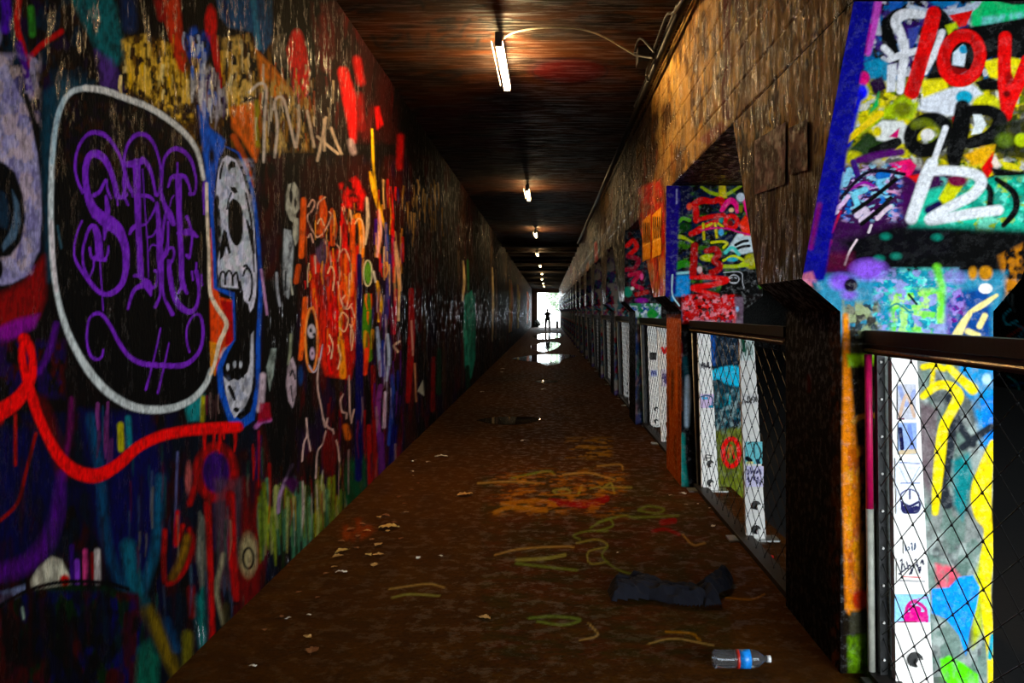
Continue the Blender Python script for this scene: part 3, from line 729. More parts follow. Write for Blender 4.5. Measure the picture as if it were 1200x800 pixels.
    for x, c in ((577, (200, 180, 140)), (581, (110, 90, 80)), (597, (226, 170, 50)), (599, (240, 150, 80)), (607, (190, 150, 60)), (611, (60, 40, 30)), (618, (236, 110, 40)), (622, (120, 90, 90))):
        K([(x, 312 + (x - 575) * .7), (x + 1, 350), (x, 400 - (x - 575) * .5)], [1, 2.2, 1], c, .8)  # thin streaks paint lamp glints down the far wall
    P.worn(.4)

cols = np.concatenate([np.linspace(Y_NEAR, .7, 10), np.linspace(.75, 2.43, 64), XL * F / (np.arange(-12, 560, 1.25) - VX), XL * F / (np.arange(560, 606, 1.0) - VX), np.linspace(46, Y_FAR, 20)])
rows = np.concatenate([np.arange(0, 3.3, .0052), np.linspace(3.3, ZC, 90)])
yy, zz = np.meshgrid(cols, rows, indexing='ij')
VL = np.stack([np.full(yy.size, XL), yy.ravel(), zz.ravel()], 1)
# crusted layers of paint: the wall is not quite flat
VL[:, 0] += .012 * (fbm(VL[:, 1] * 2.2, VL[:, 2] * 1.4) - .5)
S = Surf()
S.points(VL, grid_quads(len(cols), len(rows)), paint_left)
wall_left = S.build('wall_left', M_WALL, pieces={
    1: ('graffiti_bubble', 'black bubble with white outline and purple blackletter tag'),
    2: ('graffiti_skull', 'white and black skull mural with blue outline'),
    3: ('graffiti_squiggle', 'bright red sprayed squiggle line'),
    4: ('graffiti_lettering', 'orange and red lettering with pale outlines'),
    5: ('graffiti_face', 'pale lilac painted face with dark eye')})
tag(wall_left, 'long left tunnel wall crusted with layers of graffiti', 'wall', kind='structure')

# ------------------------------------------------------------------ ceiling
def paint_ceiling(P):
    K = P.stroke; D = (8, 7, 7)
    P.mottle(300, 900, -40, 340, [(62, 40, 22), (40, 26, 16), (26, 19, 14), (70, 42, 20)], 60, 5, .8, .48, 30, 2)
    for s in ([(408, 12), (424, 6), (440, 12), (420, 14), (450, 10)], [(455, 4), (490, 2), (496, 8)], [(436, 42), (446, 54), (470, 40)], [(452, 56), (500, 54)], [(478, 40), (482, 54)], [(502, 40), (500, 54)],
              [(540, 42), (524, 42), (516, 48), (528, 53), (544, 52)], [(548, 42), (574, 42)], [(562, 42), (558, 54)], [(532, 22), (510, 24), (520, 29), (534, 32), (514, 36)], [(550, 23), (540, 37)], [(562, 24), (576, 30), (572, 34)],
              [(580, 24), (600, 24), (580, 34), (600, 34)], [(680, 20), (730, 18), (740, 24), (700, 28), (676, 24)], [(690, 4), (745, 8)], [(625, 42), (660, 40)], [(500, 88), (520, 84), (540, 88), (520, 92), (500, 88)]):
        K(s, 4.5, D, 2.5, .95)
    P.ell(668, 83, 42, 14, (66, 9, 9), 8, .9)
    P.ring(668, 83, 44, 15, 2.5, (20, 10, 8), 2, .8)
    P.mottle(480, 620, 120, 200, [(12, 10, 9), (60, 12, 10)], 50, 8, .8, .5, 31)

ys = np.concatenate([np.linspace(Y_NEAR, 5.0, 14), (ZC - EYE) * F / (VY - np.arange(-60, 300, 1.6)), np.linspace(38, Y_FAR, 24)])
xs = np.linspace(XL, XR, 250)
xx, yy = np.meshgrid(xs, ys, indexing='ij')
VCe = np.stack([xx.ravel(), yy.ravel(), np.full(xx.size, ZC)], 1)
S = Surf(); S.points(VCe, grid_quads(len(xs), len(ys)), paint_ceiling, base=(44, 30, 18), flip=True)
ceiling = S.build('ceiling', M_CEIL)
tag(ceiling, 'dark sooty board-formed concrete ceiling over the walkway', 'ceiling', kind='structure')
# shallow formwork ribs that catch the daylight near the exit
rib = None
for k in range(22):
    y = 30 + k * 2.5
    if rib is None:
        rib = MB().box((XL, -.11, ZC - .09), (XR, .11, ZC + .02)).build('ceiling_rib', M_CONC, ceiling)
        rib.location.y = y
    else:
        r2 = rib.copy(); COL.objects.link(r2); r2.parent = ceiling; r2.location.y = y
tag(MB().box((XR, Y_NEAR, ZC), (XROAD, Y_FAR, ZC + .3)).build('ceiling', M_CONC), 'plain dark concrete ceiling over the road', 'ceiling', kind='structure')
tag(MB().box((XL - .3, Y_NEAR, ZC + .001), (XR, Y_FAR, ZC + .3)).build('ceiling', M_CONC), 'thick concrete slab above the walkway ceiling', 'ceiling', kind='structure')

# ------------------------------------------------------------------ floor of the walkway
def paint_floor(P):
    K = P.stroke
    P.mottle(100, 1100, 370, 860, [(64, 38, 15), (42, 26, 12), (70, 42, 14), (30, 20, 11)], 30, 8, .22, .48, 40)
    P.mottle(560, 860, 540, 780, [(48, 50, 20), (84, 40, 14), (36, 40, 20)], 30, 6, .4, .5, 41)
    C = [(150, 150, 80), (170, 120, 40), (110, 130, 60), (140, 30, 20), (180, 150, 90)]
    for s, c, w in (([(650, 574), (664, 573), (668, 577), (654, 579), (648, 575)], 0, 2.2), ([(682, 569), (678, 578)], 0, 3), ([(692, 572), (702, 570), (706, 574)], 0, 2), ([(706, 572), (716, 566), (720, 578)], 0, 2.4), ([(710, 571), (740, 571)], 0, 2.2),
                    ([(645, 588), (690, 590), (710, 584)], 3, 9), ([(670, 590), (685, 592)], 3, 7), ([(748, 597), (760, 593), (778, 596), (770, 601), (748, 598)], 2, 2.4), ([(700, 612), (730, 604), (745, 606), (795, 604)], 2, 2.6), ([(692, 618), (712, 608), (718, 616), (700, 622)], 2, 2.2),
                    ([(680, 632), (672, 627), (690, 622), (712, 622)], 2, 2), ([(676, 636), (700, 632), (712, 640), (690, 646), (692, 660), (712, 658)], 0, 2), ([(712, 640), (706, 652), (726, 668), (760, 676)], 2, 2), ([(580, 650), (610, 643), (660, 640), (672, 641)], 4, 2.2), ([(606, 656), (640, 654), (662, 650)], 0, 4),
                    ([(605, 660), (640, 664), (676, 668)], 2, 3), ([(776, 612), (790, 610)], 3, 7), ([(765, 622), (780, 620), (796, 626)], 3, 4), ([(800, 626), (812, 638), (826, 636)], 4, 2), ([(620, 724), (650, 722), (680, 726), (660, 732), (630, 728)], 2, 3),
                    ([(456, 690), (500, 684), (520, 688)], 4, 2), ([(460, 700), (480, 696), (515, 698)], 0, 2.4), ([(560, 566), (600, 564), (632, 566)], 4, 2), ([(660, 556), (690, 554), (720, 562)], 4, 2.2), ([(700, 546), (726, 544), (730, 550)], 4, 2), ([(600, 560), (640, 552), (650, 556)], 2, 2.6),
                    ([(580, 600), (600, 594), (640, 598)], 1, 5), ([(588, 590), (630, 586), (650, 590)], 1, 4), ([(690, 730), (700, 744), (680, 750)], 4, 2), ([(780, 740), (810, 742), (820, 750)], 1, 2.4), ([(760, 754), (790, 748), (836, 756)], 4, 2), ([(850, 700), (880, 702), (896, 696)], 1, 1.6)):
        K(s, w, C[c], 1.4, .8)
    P.mottle(570, 740, 545, 610, [(190, 130, 50), (150, 92, 34)], 12, 2.2, .55, .58, 42, 16)
    P.mottle(660, 720, 510, 540, [(170, 130, 60)], 12, 2, .8, .52, 43)
    P.fill([(396, 614), (424, 606), (440, 622), (420, 634), (400, 632)], (150, 70, 26), 6, .7, mottle=.8)
XFL = 1.62
ys = np.concatenate([np.linspace(Y_NEAR, 3.2, 12), EYE * F / (np.arange(830, 400, -1.4) - VY), np.linspace(46, Y_FAR + 1, 18)])
xs = np.linspace(XL, XFL, 330)
xx, yy = np.meshgrid(xs, ys, indexing='ij')
zf = .006 * (fbm(xx * 1.5, yy * 1.2) - .5)
VF = np.stack([xx.ravel(), yy.ravel(), zf.ravel()], 1)
S = Surf(); S.points(VF, grid_quads(len(xs), len(ys)), paint_floor, base=(78, 51, 19))
floor = S.build('floor', M_FLOOR)
tag(floor, 'damp brown concrete walkway floor with faded chalk-like graffiti', 'floor', kind='structure')
MB().box((XL, Y_NEAR, ZROAD - .2), (XFL, Y_FAR, -.012)).build('kerb_slab', M_CONC, floor)

tag(MB().box((XFL, Y_NEAR - 30, ZROAD - .2), (XROAD + .3, Y_FAR + 60, ZROAD)).build('road', M_ROAD), 'dark asphalt road beside the raised walkway', 'road', kind='structure')
def paint_far(P):
    for s, c in (([(1176, 352), (1180, 345), (1183, 356)], (60, 90, 96)), ([(1185, 362), (1177, 370), (1180, 380), (1192, 376)], (40, 170, 190)), ([(1190, 380), (1200, 386), (1192, 398), (1206, 394)], (30, 110, 130)), ([(1186, 345), (1188, 365)], (90, 100, 100)),
                 ([(1180, 395), (1196, 385), (1206, 380)], (130, 50, 24)), ([(1180, 440), (1192, 450), (1196, 470), (1184, 466)], (40, 110, 110)), ([(1184, 452), (1200, 448)], (30, 60, 90)), ([(900, 372), (906, 380), (912, 374)], (40, 50, 46))):
        P.stroke(s, 2, c, 1, .9)
S = Surf(); S.patch((XROAD, Y_NEAR, ZROAD), (XROAD, 40, ZROAD), (XROAD, 40, ZC), (XROAD, Y_NEAR, ZC), 420, 90, paint_far, base=(8, 7, 7), flip=False)
S.patch((XROAD, 40, ZROAD), (XROAD, Y_FAR, ZROAD), (XROAD, Y_FAR, ZC), (XROAD, 40, ZC), 8, 4, None, base=(8, 7, 7))
tag(S.build('wall_right', M_PIER), 'unlit far wall across the road with faint teal tags', 'wall', kind='structure')

# ------------------------------------------------------------------ right side: upper wall and piers
def paint_upper(P):
    P.mottle(690, 1100, -60, 360, [(186, 140, 78), (140, 100, 56), (80, 56, 34), (206, 164, 104)], 7, 26, .85, .46, 50, 2)  # tan and gold carry part of the lamp gleam
    P.drips(760, 1010, -20, 130, 90, [(196, 160, 100), (40, 26, 14), (140, 100, 50), (90, 60, 50)], (2, 6), (30, 110), .75, 51, 2)
    P.drips(770, 1000, -20, 150, 260, [(255, 214, 140), (250, 196, 104), (22, 13, 8), (60, 38, 20), (14, 9, 7)], (1.2, 3.4), (8, 40), .85, 59, 1)  # gold and dark drips paint the lamp's sparkle on the flaked surface
    P.stroke([(852, -10), (851, 40), (853, 80), (848, 105), (852, 135)], [10, 9, 8, 8, 12], (92, 10, 16), 2)
    P.stroke([(862, -10), (866, 20), (864, 36)], 7, (80, 10, 20), 2)
    P.stroke([(860, 26), (862, 50), (876, 24), (898, 4)], 2, (226, 200, 150), 1, .8)
    P.stroke([(905, 180), (906, 290)], 6, (40, 26, 22), 2)
    P.fill([(818, 164), (846, 140), (852, 150), (830, 170)], (120, 16, 24), 4, .8)
    P.drips(690, 790, 130, 260, 70, [(96, 66, 30), (160, 110, 60), (120, 20, 14), (40, 30, 20), (40, 60, 60)], (.8, 2.4), (20, 70), .8, 52)
    P.fill([(560, 60), (740, 60), (800, 130), (790, 230), (740, 420), (560, 420)], (20, 14, 10), 60, .9)  # far stretch darkened in the paint to stand in for shade
    P.drips(690, 790, 150, 260, 50, [(110, 76, 36), (60, 40, 20), (24, 18, 14), (90, 24, 14)], (.8, 2.2), (20, 60), .7, 58)
    P.fill([(748, 220), (774, 210), (780, 250), (778, 345), (756, 352), (750, 300)], (170, 36, 18), 4, .85, mottle=.5)
    P.drips(748, 780, 210, 330, 26, [(220, 90, 30), (90, 14, 10), (200, 130, 50), (50, 20, 14)], (1, 2.4), (16, 50), .85, 53)
    P.stroke([(698, 285), (700, 320), (702, 352)], [3, 5, 4], (206, 50, 16), 1.2)
    P.stroke([(700, 316), (702, 345)], 2, (240, 170, 90), 1)
    P.drips(655, 700, 300, 360, 24, [(150, 80, 40), (90, 40, 20), (150, 130, 110)], (.6, 1.6), (8, 40), .8, 54)
    P.fill([(862, 175), (990, 190), (960, 350), (880, 350)], (54, 36, 28), 30, .8)  # lower pier side painted darker where the lamp gleam falls off
    P.fill([(910, 305), (925, 300), (930, 330), (912, 332)], (40, 60, 20), 6, .6)
    P.drips(870, 980, 140, 300, 30, [(30, 20, 18), (70, 44, 40), (96, 66, 60)], (2, 6), (30, 100), .7, 55, 2)

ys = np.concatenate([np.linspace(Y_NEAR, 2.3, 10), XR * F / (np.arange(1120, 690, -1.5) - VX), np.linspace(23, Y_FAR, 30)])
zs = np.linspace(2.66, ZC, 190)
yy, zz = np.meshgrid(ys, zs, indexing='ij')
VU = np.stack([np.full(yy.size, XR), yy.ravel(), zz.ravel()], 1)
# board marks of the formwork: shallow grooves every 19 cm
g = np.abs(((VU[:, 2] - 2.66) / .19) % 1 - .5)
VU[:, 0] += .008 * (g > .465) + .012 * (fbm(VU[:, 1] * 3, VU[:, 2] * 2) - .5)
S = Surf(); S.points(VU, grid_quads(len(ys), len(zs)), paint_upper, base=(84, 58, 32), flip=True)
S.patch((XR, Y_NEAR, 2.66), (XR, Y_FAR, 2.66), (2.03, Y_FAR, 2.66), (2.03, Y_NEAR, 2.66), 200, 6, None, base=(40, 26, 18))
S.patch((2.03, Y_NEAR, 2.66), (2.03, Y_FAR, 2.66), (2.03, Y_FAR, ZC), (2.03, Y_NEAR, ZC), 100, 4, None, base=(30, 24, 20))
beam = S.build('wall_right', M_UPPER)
tag(beam, 'flaking concrete beam wall with painted gold lamp gleam above the row of piers', 'wall', kind='structure')

def paint_p1(P):
    K = P.stroke; D = (6, 5, 8); W = (236, 234, 238)
    Y1 = (240, 222, 10); R = (232, 10, 12)
    # under-colours
    P.fill([(1000, 95), (1215, 95), (1215, 200), (975, 200)], (210, 196, 20), 14, .9)
    P.mottle(990, 1220, 90, 215, [(80, 120, 20), (206, 206, 206), (230, 210, 20), (12, 10, 12)], 12, 10, .8, .5, 60)
    P.fill([(955, 190), (1110, 195), (1120, 300), (945, 330)], (60, 8, 70), 14, .95)
    P.mottle(1000, 1215, -40, 100, [(18, 110, 170), (60, 20, 110), (206, 206, 214)], 10, 12, .8, .52, 61)
    K([(1030, -12), (1024, 30), (1017, 62)], [12, 9, 7], (206, 96, 196), 3)
    K([(1018, 30), (1012, 60)], 6, (220, 10, 130), 3)
    P.fill([(1042, -20), (1062, -20), (1056, 14), (1042, 12)], (10, 96, 180), 3)
    P.fill([(1140, -30), (1215, -30), (1215, 24), (1150, 36), (1138, 30)], (30, 196, 116), 4)
    P.fill([(1150, 20), (1215, 12), (1215, 26), (1150, 32)], (140, 214, 220), 4, .8, mottle=.5)
    K([(1165, -2), (1190, 3), (1215, 0)], 5, (6, 14, 12), 2)
    K([(1068, 12), (1095, 16), (1125, 14), (1143, 6), (1150, -6)], [12, 10, 10, 8, 6], (196, 206, 224), 2)
    P.ell(1107, 2, 16, 6, (24, 120, 180), 3)
    K([(1050, 68), (1042, 50), (1040, 30), (1048, 17), (1060, 12)], [12, 16, 12, 10, 8], D, 2)
    K([(1098, 12), (1106, 24), (1100, 42), (1092, 56)], [10, 14, 14, 12], D, 2)
    P.fill([(1064, 34), (1078, 30), (1074, 48), (1066, 62)], (60, 70, 150), 3)
    K([(1104, 38), (1096, 60), (1084, 84)], 8, W, 2)
    P.fill([(1112, 18), (1140, 12), (1132, 30), (1124, 32), (1120, 27)], (226, 10, 14), 1.5)
    P.fill([(1108, 30), (1120, 26), (1124, 36), (1112, 42)], (190, 206, 10), 3)
    P.fill([(1118, 34), (1160, 28), (1215, 18), (1215, 70), (1165, 66), (1110, 96), (1084, 94), (1092, 80)], D, 3)
    P.fill([(1012, 74), (1030, 68), (1042, 74), (1040, 95), (1020, 92)], (20, 140, 180), 3, .95)
    P.ell(1012, 92, 7, 8, (226, 14, 126), 3)
    P.fill([(1018, 96), (1034, 88), (1040, 104), (1024, 112)], (40, 14, 50), 4)
    P.ell(1010, 108, 7, 9, (16, 60, 240), 4)
    K([(1008, 112), (1000, 140), (994, 170)], 7, (12, 50, 190), 4)
    P.fill([(1040, 76), (1051, 74), (1049, 107), (1039, 108)], (226, 226, 232), 2)
    K([(1080, 17), (1064, 16), (1053, 20), (1050, 28), (1056, 40), (1060, 60), (1057, 84), (1055, 106)], [10, 12, 13, 12, 10, 10, 10, 9], W, 2, i=2)
    K([(1036, 56), (1044, 64)], 8, W, 2); K([(1042, 70), (1060, 63), (1084, 58)], [7, 8, 8], W, 2)
    P.ell(1094, 36, 5, 6, (190, 200, 220), 3)
    # yellow line, white wash, teal
    P.fill([(1152, 72), (1180, 66), (1215, 74), (1215, 92), (1160, 92)], Y1, 3)
    P.fill([(1080, 94), (1108, 92), (1112, 110), (1080, 120)], Y1, 4)
    P.fill([(1078, 116), (1110, 104), (1140, 98), (1152, 110), (1130, 134), (1100, 136), (1074, 128)], (226, 228, 236), 4)
    P.drips(1064, 1082, 110, 118, 6, [(20, 20, 20), W], (1.5, 3), (8, 18), .9, 62)
    P.ell(1130, 114, 10, 8, (20, 160, 190), 2.5)
    P.fill([(1142, 96), (1160, 90), (1174, 96), (1172, 106), (1150, 106)], D, 3)
    P.ell(1156, 122, 17, 11, (220, 214, 16), 4)
    # red TOY
    K([(1094, 16), (1090, 34), (1082, 62), (1074, 90), (1068, 108)], [17, 18, 17, 17, 17], R, 2, i=1)
    K([(1079, 70), (1070, 110)], 12, (176, 6, 14), 4, .7)
    P.ring(1127, 68, 21, 27, 15, R, 2, i=6, rot=.25)
    P.ring(1127, 62, 20, 22, 7, (170, 8, 16), 3, .6)
    P.fill([(1117, 62), (1128, 52), (1133, 56), (1130, 78), (1116, 76)], (216, 226, 236), 2)
    P.ell(1129, 58, 5, 5, (30, 150, 190), 2)
    K([(1135, 54), (1138, 66), (1134, 78)], 7, D, 2)
    K([(1178, 44), (1177, 80), (1179, 112), (1180, 136)], [15, 16, 17, 12], R, 2, i=7)
    K([(1204, 72), (1194, 96), (1184, 120), (1180, 138)], [16, 15, 14, 8], R, 2, i=7)
    P.ell(1183, 92, 5, 7, (150, 8, 16), 3); P.ell(1180, 110, 4, 4, (110, 8, 14), 3)
    # second line
    P.fill([(1006, 160), (1020, 140), (1058, 112), (1076, 122), (1070, 140), (1034, 138)], (176, 200, 14), 6)
    P.ell(1058, 128, 12, 9, (110, 116, 20), 6)
    P.fill([(1030, 108), (1024, 120), (1018, 134), (1030, 124)], (40, 170, 90), 4)
    K([(986, 170), (1008, 152), (1032, 133)], [7, 7, 8], (244, 206, 8), 2)
    P.fill([(992, 176), (1016, 154), (1050, 170), (1040, 182), (1000, 188)], (40, 60, 30), 6)
    P.ell(998, 182, 10, 5, (196, 190, 14), 4)
    P.fill([(1022, 150), (1034, 141), (1058, 142), (1066, 152), (1060, 168), (1040, 166), (1028, 164)], (226, 226, 222), 3)
    P.ell(1028, 154, 5, 6, (226, 206, 60), 3); P.fill([(1042, 160), (1054, 150), (1052, 162)], (206, 30, 110), 2)
    K([(1022, 178), (1040, 172), (1052, 166)], [10, 14, 10], D, 2, i=3)
    P.ring(1088, 158, 22, 17, 17, D, 3, i=3, rot=-.5)
    K([(1072, 146), (1086, 144), (1100, 156)], 9, (120, 130, 16), 6, .8)
    P.ell(1087, 158, 8, 7, (236, 230, 226), 2)
    P.fill([(1116, 138), (1124, 130), (1126, 142), (1118, 148)], (220, 10, 20), 3)
    K([(1108, 150), (1098, 178), (1094, 190)], 7, W, 2)
    K([(1128, 126), (1126, 150), (1120, 172), (1118, 188)], [18, 22, 22, 16], D, 3, i=3)
    K([(1134, 130), (1160, 130), (1172, 142), (1160, 160), (1136, 168)], [14, 14, 18, 18, 14], D, 3, i=3)
    P.fill([(1140, 134), (1150, 134), (1156, 146), (1150, 156), (1138, 158), (1142, 146)], (232, 236, 236), 1.5)
    P.fill([(1168, 146), (1215, 130), (1215, 190), (1180, 186), (1160, 170)], (26, 30, 12), 8, .95)
    P.ell(1178, 164, 10, 8, (90, 110, 40), 6); P.ell(1197, 164, 8, 8, (180, 200, 60), 3)
    P.fill([(1130, 182), (1150, 172), (1166, 170), (1162, 190), (1140, 194)], (236, 176, 20), 4)
    P.fill([(1150, 196), (1164, 178), (1164, 200), (1156, 210)], (220, 30, 14), 3)
    P.fill([(1162, 190), (1166, 180), (1172, 192), (1168, 200)], (236, 214, 200), 2)
    P.fill([(1170, 188), (1190, 192), (1198, 200), (1178, 198)], (220, 206, 60), 2)
    P.fill([(1160, 196), (1215, 204), (1215, 220), (1170, 214)], D, 3)
    # purple thicket
    P.fill([(1042, 192), (1066, 186), (1074, 194), (1066, 208), (1056, 204)], (236, 16, 110), 2.5)
    P.fill([(1064, 206), (1078, 204), (1074, 214)], (236, 20, 30), 3)
    K([(1006, 188), (1030, 182), (1056, 178)], 9, (80, 14, 96), 4)
    P.mottle(980, 1060, 190, 262, [(150, 206, 226), (206, 170, 214), (30, 110, 190)], 8, 5, .95, .58, 63)
    for s, c, w in (([(986, 205), (984, 218)], (170, 206, 226), 8), ([(996, 200), (990, 215)], (140, 196, 220), 8), ([(1000, 190), (1006, 208)], (60, 20, 110), 7), ([(1036, 206), (1030, 214), (1038, 224)], (130, 206, 236), 7), ([(1030, 206), (1040, 204)], (30, 110, 190), 8), ([(1040, 224), (1048, 225), (1054, 228)], (236, 170, 206), 3),
                    ([(1005, 240), (1002, 228), (1014, 222)], (130, 206, 226), 7), ([(978, 246), (988, 238), (994, 230)], (226, 190, 226), 5), ([(974, 252), (982, 248)], (236, 220, 236), 4), ([(1005, 252), (1012, 244), (1016, 252), (1010, 258)], (220, 200, 220), 8), ([(1016, 240), (1030, 234)], (60, 20, 80), 5),
                    ([(1028, 256), (1038, 246), (1044, 242)], (230, 206, 220), 5), ([(996, 222), (1012, 214), (1024, 218)], (150, 50, 150), 3), ([(985, 248), (979, 262), (975, 272)], (170, 10, 70), 3), ([(1000, 248), (1020, 234), (1050, 210)], (6, 4, 10), 5), ([(1010, 262), (1030, 246), (1044, 232)], (6, 4, 10), 5),
                    ([(985, 232), (1010, 206), (1030, 200), (1060, 204)], (14, 6, 30), 4)):
        K(s, w, c, 1.5)
    P.fill([(1050, 225), (1080, 215), (1066, 255), (1050, 250)], (70, 8, 80), 6, .7)
    # 12 on sea green
    P.fill([(1080, 225), (1120, 215), (1160, 210), (1215, 205), (1215, 275), (1150, 270), (1064, 268)], (70, 206, 170), 6, .9)
    P.mottle(1100, 1215, 205, 275, [(170, 190, 20), (120, 226, 206), (30, 130, 110)], 12, 10, .8, .52, 64)
    P.fill([(1100, 232), (1112, 212), (1128, 218), (1116, 236), (1104, 242)], (216, 214, 10), 3)
    P.ell(1122, 212, 12, 7, (110, 10, 60), 4)
    K([(1146, 210), (1160, 222), (1160, 240)], 8, (10, 20, 20), 3)
    K([(1168, 210), (1188, 226), (1190, 246), (1176, 264)], [6, 8, 8, 6], D, 2)
    K([(1100, 240), (1088, 246)], 10, (30, 16, 70), 4)
    K([(1092, 192), (1086, 205), (1078, 228), (1068, 256)], [14, 15, 15, 14], (240, 240, 244), 3, i=4)
    K([(1096, 200), (1118, 200), (1142, 204), (1150, 214), (1140, 228), (1118, 240), (1096, 252), (1090, 258), (1110, 255), (1140, 250), (1170, 246)], [11, 11, 12, 13, 12, 12, 12, 12, 12, 12, 12], (240, 240, 244), 3, i=5)
    P.ell(1060, 196, 3, 4, (226, 40, 130), 2)
    # dark band
    P.fill([(985, 282), (1050, 262), (1215, 268), (1215, 326), (1120, 324), (1010, 318)], (8, 8, 10), 12, .95)
    P.fill([(1170, 300), (1200, 285), (1200, 330), (1180, 345)], (190, 120, 30), 6, .9, mottle=.8)
    K([(1018, 272), (1021, 264)], 3, (236, 220, 226), 1); K([(990, 310), (996, 294), (1004, 281)], 2.6, (240, 214, 220), 1)
    for x, y in ((1038, 277), (1030, 303), (1050, 300), (1098, 278)):
        P.ell(x, y, 6, 4, (30, 130, 110), 4, .8)
    P.fill([(958, 300), (966, 276), (974, 282), (968, 300)], (240, 14, 50), 5)
    P.fill([(960, 296), (1000, 296), (1000, 316), (956, 318)], (90, 6, 40), 8, .7)
    # pale chamfer zone
    P.fill([(950, 322), (1180, 318), (1165, 400), (985, 400)], (70, 140, 170), 8, .9)
    P.mottle(1020, 1125, 312, 400, [(150, 236, 226), (90, 206, 196), (40, 130, 160), (150, 150, 206)], 9, 7, .9, .46, 65)
    P.ell(1018, 316, 20, 12, (150, 104, 226), 8); P.ell(986, 330, 14, 10, (136, 96, 216), 7); P.ell(995, 345, 9, 6, (130, 100, 200), 6)
    P.ell(997, 334, 8, 8, (24, 16, 34), 3)
    P.mottle(985, 1035, 350, 425, [(130, 124, 100), (40, 38, 36), (150, 160, 120)], 8, 9, .9, .45, 66)
    P.mottle(1040, 1110, 335, 395, [(120, 220, 40), (180, 230, 120)], 9, 9, .85, .52, 67)
    K([(1098, 314), (1104, 340), (1102, 370)], [10, 9, 8], (120, 214, 70), 5, .9)
    P.fill([(1108, 345), (1160, 335), (1162, 400), (1110, 400)], (16, 60, 130), 8, .9)
    P.mottle(1108, 1135, 335, 395, [(110, 30, 130), (150, 130, 200)], 6, 6, .9, .48, 68)
    P.ell(1120, 325, 12, 8, (140, 130, 200), 6, .8)
    P.ell(1140, 320, 5, 7, (206, 140, 30), 4); P.ell(1155, 320, 8, 8, (206, 140, 40), 4)
    P.ell(1155, 338, 8, 6, (244, 244, 240), 1.5)
    for s, w in (([(1136, 366), (1150, 358), (1168, 346)], [4, 7, 4]), ([(1120, 396), (1128, 380), (1136, 368)], [12, 9, 6]), ([(1148, 382), (1154, 370)], 7), ([(1134, 388), (1146, 393)], 7)):
        K(s, w, (240, 222, 150), 2)
    K([(1065, 345), (1074, 356)], 3, (10, 30, 30), 1.5); K([(1040, 362), (1052, 356), (1066, 366)], 2, (30, 120, 130), 1.5)
    # left border of the face
    P.fill([(1002, -14), (1028, -14), (966, 328), (938, 334)], (34, 10, 132), 4)
    K([(960, 240), (950, 290)], 5, (150, 10, 60), 5, .6)
    P.fill([(936, 322), (952, 318), (958, 334), (944, 338)], (206, 120, 130), 4, .8, mottle=.7)
    # shaft: orange edge, dark middle
    P.fill([(986, 395), (1040, 395), (1046, 830), (990, 830)], (34, 28, 20), 5, .95)
    P.mottle(990, 1040, 400, 520, [(90, 84, 60), (60, 50, 30)], 8, 14, .7, .5, 69)
    K([(991, 370), (993, 450), (997, 560), (1000, 712)], [6, 10, 20, 18], (240, 140, 10), 4)
    P.mottle(988, 1014, 520, 715, [(190, 90, 8), (250, 170, 30)], 5, 16, .7, .5, 70)
    P.ell(1008, 702, 9, 12, (206, 70, 10), 4)
    P.fill([(992, 415), (1026, 414), (1024, 428), (994, 430)], (150, 200, 20), 4, .9)
    K([(1000, 494), (1010, 488), (1034, 486)], 6, (206, 140, 10), 2.5)
    P.fill([(994, 746), (1014, 742), (1020, 830), (996, 830)], (120, 170, 20), 6, .9, mottle=.4)
    P.fill([(996, 716), (1014, 716), (1014, 742), (996, 742)], (70, 68, 54), 4)
    # behind the mesh
    P.fill([(1036, 405), (1166, 405), (1168, 830), (1046, 830)], (128, 132, 128), 3)
    P.mottle(1076, 1166, 410, 830, [(70, 76, 76), (160, 170, 164), (96, 120, 110)], 14, 20, .75, .48, 71)
    P.fill([(1130, 408), (1168, 408), (1166, 520), (1150, 525), (1140, 470), (1120, 450)], (40, 140, 200), 6, .9, mottle=.3)
    P.ell(1156, 444, 5, 6, (190, 226, 240), 3)
    P.fill([(1150, 470), (1166, 462), (1166, 520), (1154, 520)], (16, 130, 226), 3)
    P.fill([(1078, 470), (1100, 480), (1096, 540), (1090, 580), (1078, 560)], (104, 84, 90), 6, .8)
    for s, w in (([(1104, 520), (1118, 480), (1112, 530), (1108, 560)], [10, 10, 12, 10]), ([(1112, 466), (1126, 500), (1140, 520)], 9), ([(1128, 524), (1150, 508), (1162, 500)], 9), ([(1100, 560), (1110, 590)], 14)):
        K(s, w, (40, 44, 50), 3)
    P.fill([(1116, 540), (1136, 530), (1140, 560), (1128, 610), (1118, 590)], (16, 120, 124), 6, .9)
    K([(1082, 430), (1094, 428), (1106, 432)], 7, (240, 216, 40), 2.5); K([(1094, 432), (1092, 450)], 5, (226, 200, 40), 3)
    K([(1112, 430), (1126, 444), (1140, 456)], [8, 10, 13], (240, 216, 30), 2.5)
    K([(1082, 464), (1098, 452), (1112, 452), (1123, 463), (1116, 480), (1106, 500), (1102, 530), (1098, 570), (1096, 600)], [8, 10, 11, 13, 12, 12, 13, 11, 8], (240, 214, 30), 2.5)
    K([(1164, 520), (1156, 545), (1150, 575), (1152, 600), (1160, 620), (1156, 660), (1154, 690), (1158, 730), (1164, 770), (1164, 820)], [10, 16, 24, 22, 14, 16, 14, 12, 14, 12], (246, 214, 6), 3)
    P.fill([(1138, 690), (1150, 650), (1152, 740), (1140, 760)], (180, 190, 20), 6, .8)
    P.fill([(1096, 660), (1116, 664), (1126, 676), (1112, 690), (1098, 688)], (230, 90, 110), 5, .9, mottle=.4)
    P.fill([(1092, 690), (1112, 688), (1124, 676), (1140, 674), (1148, 688), (1144, 712), (1136, 740), (1132, 768), (1124, 744), (1108, 724), (1092, 718)], (34, 148, 250), 2)
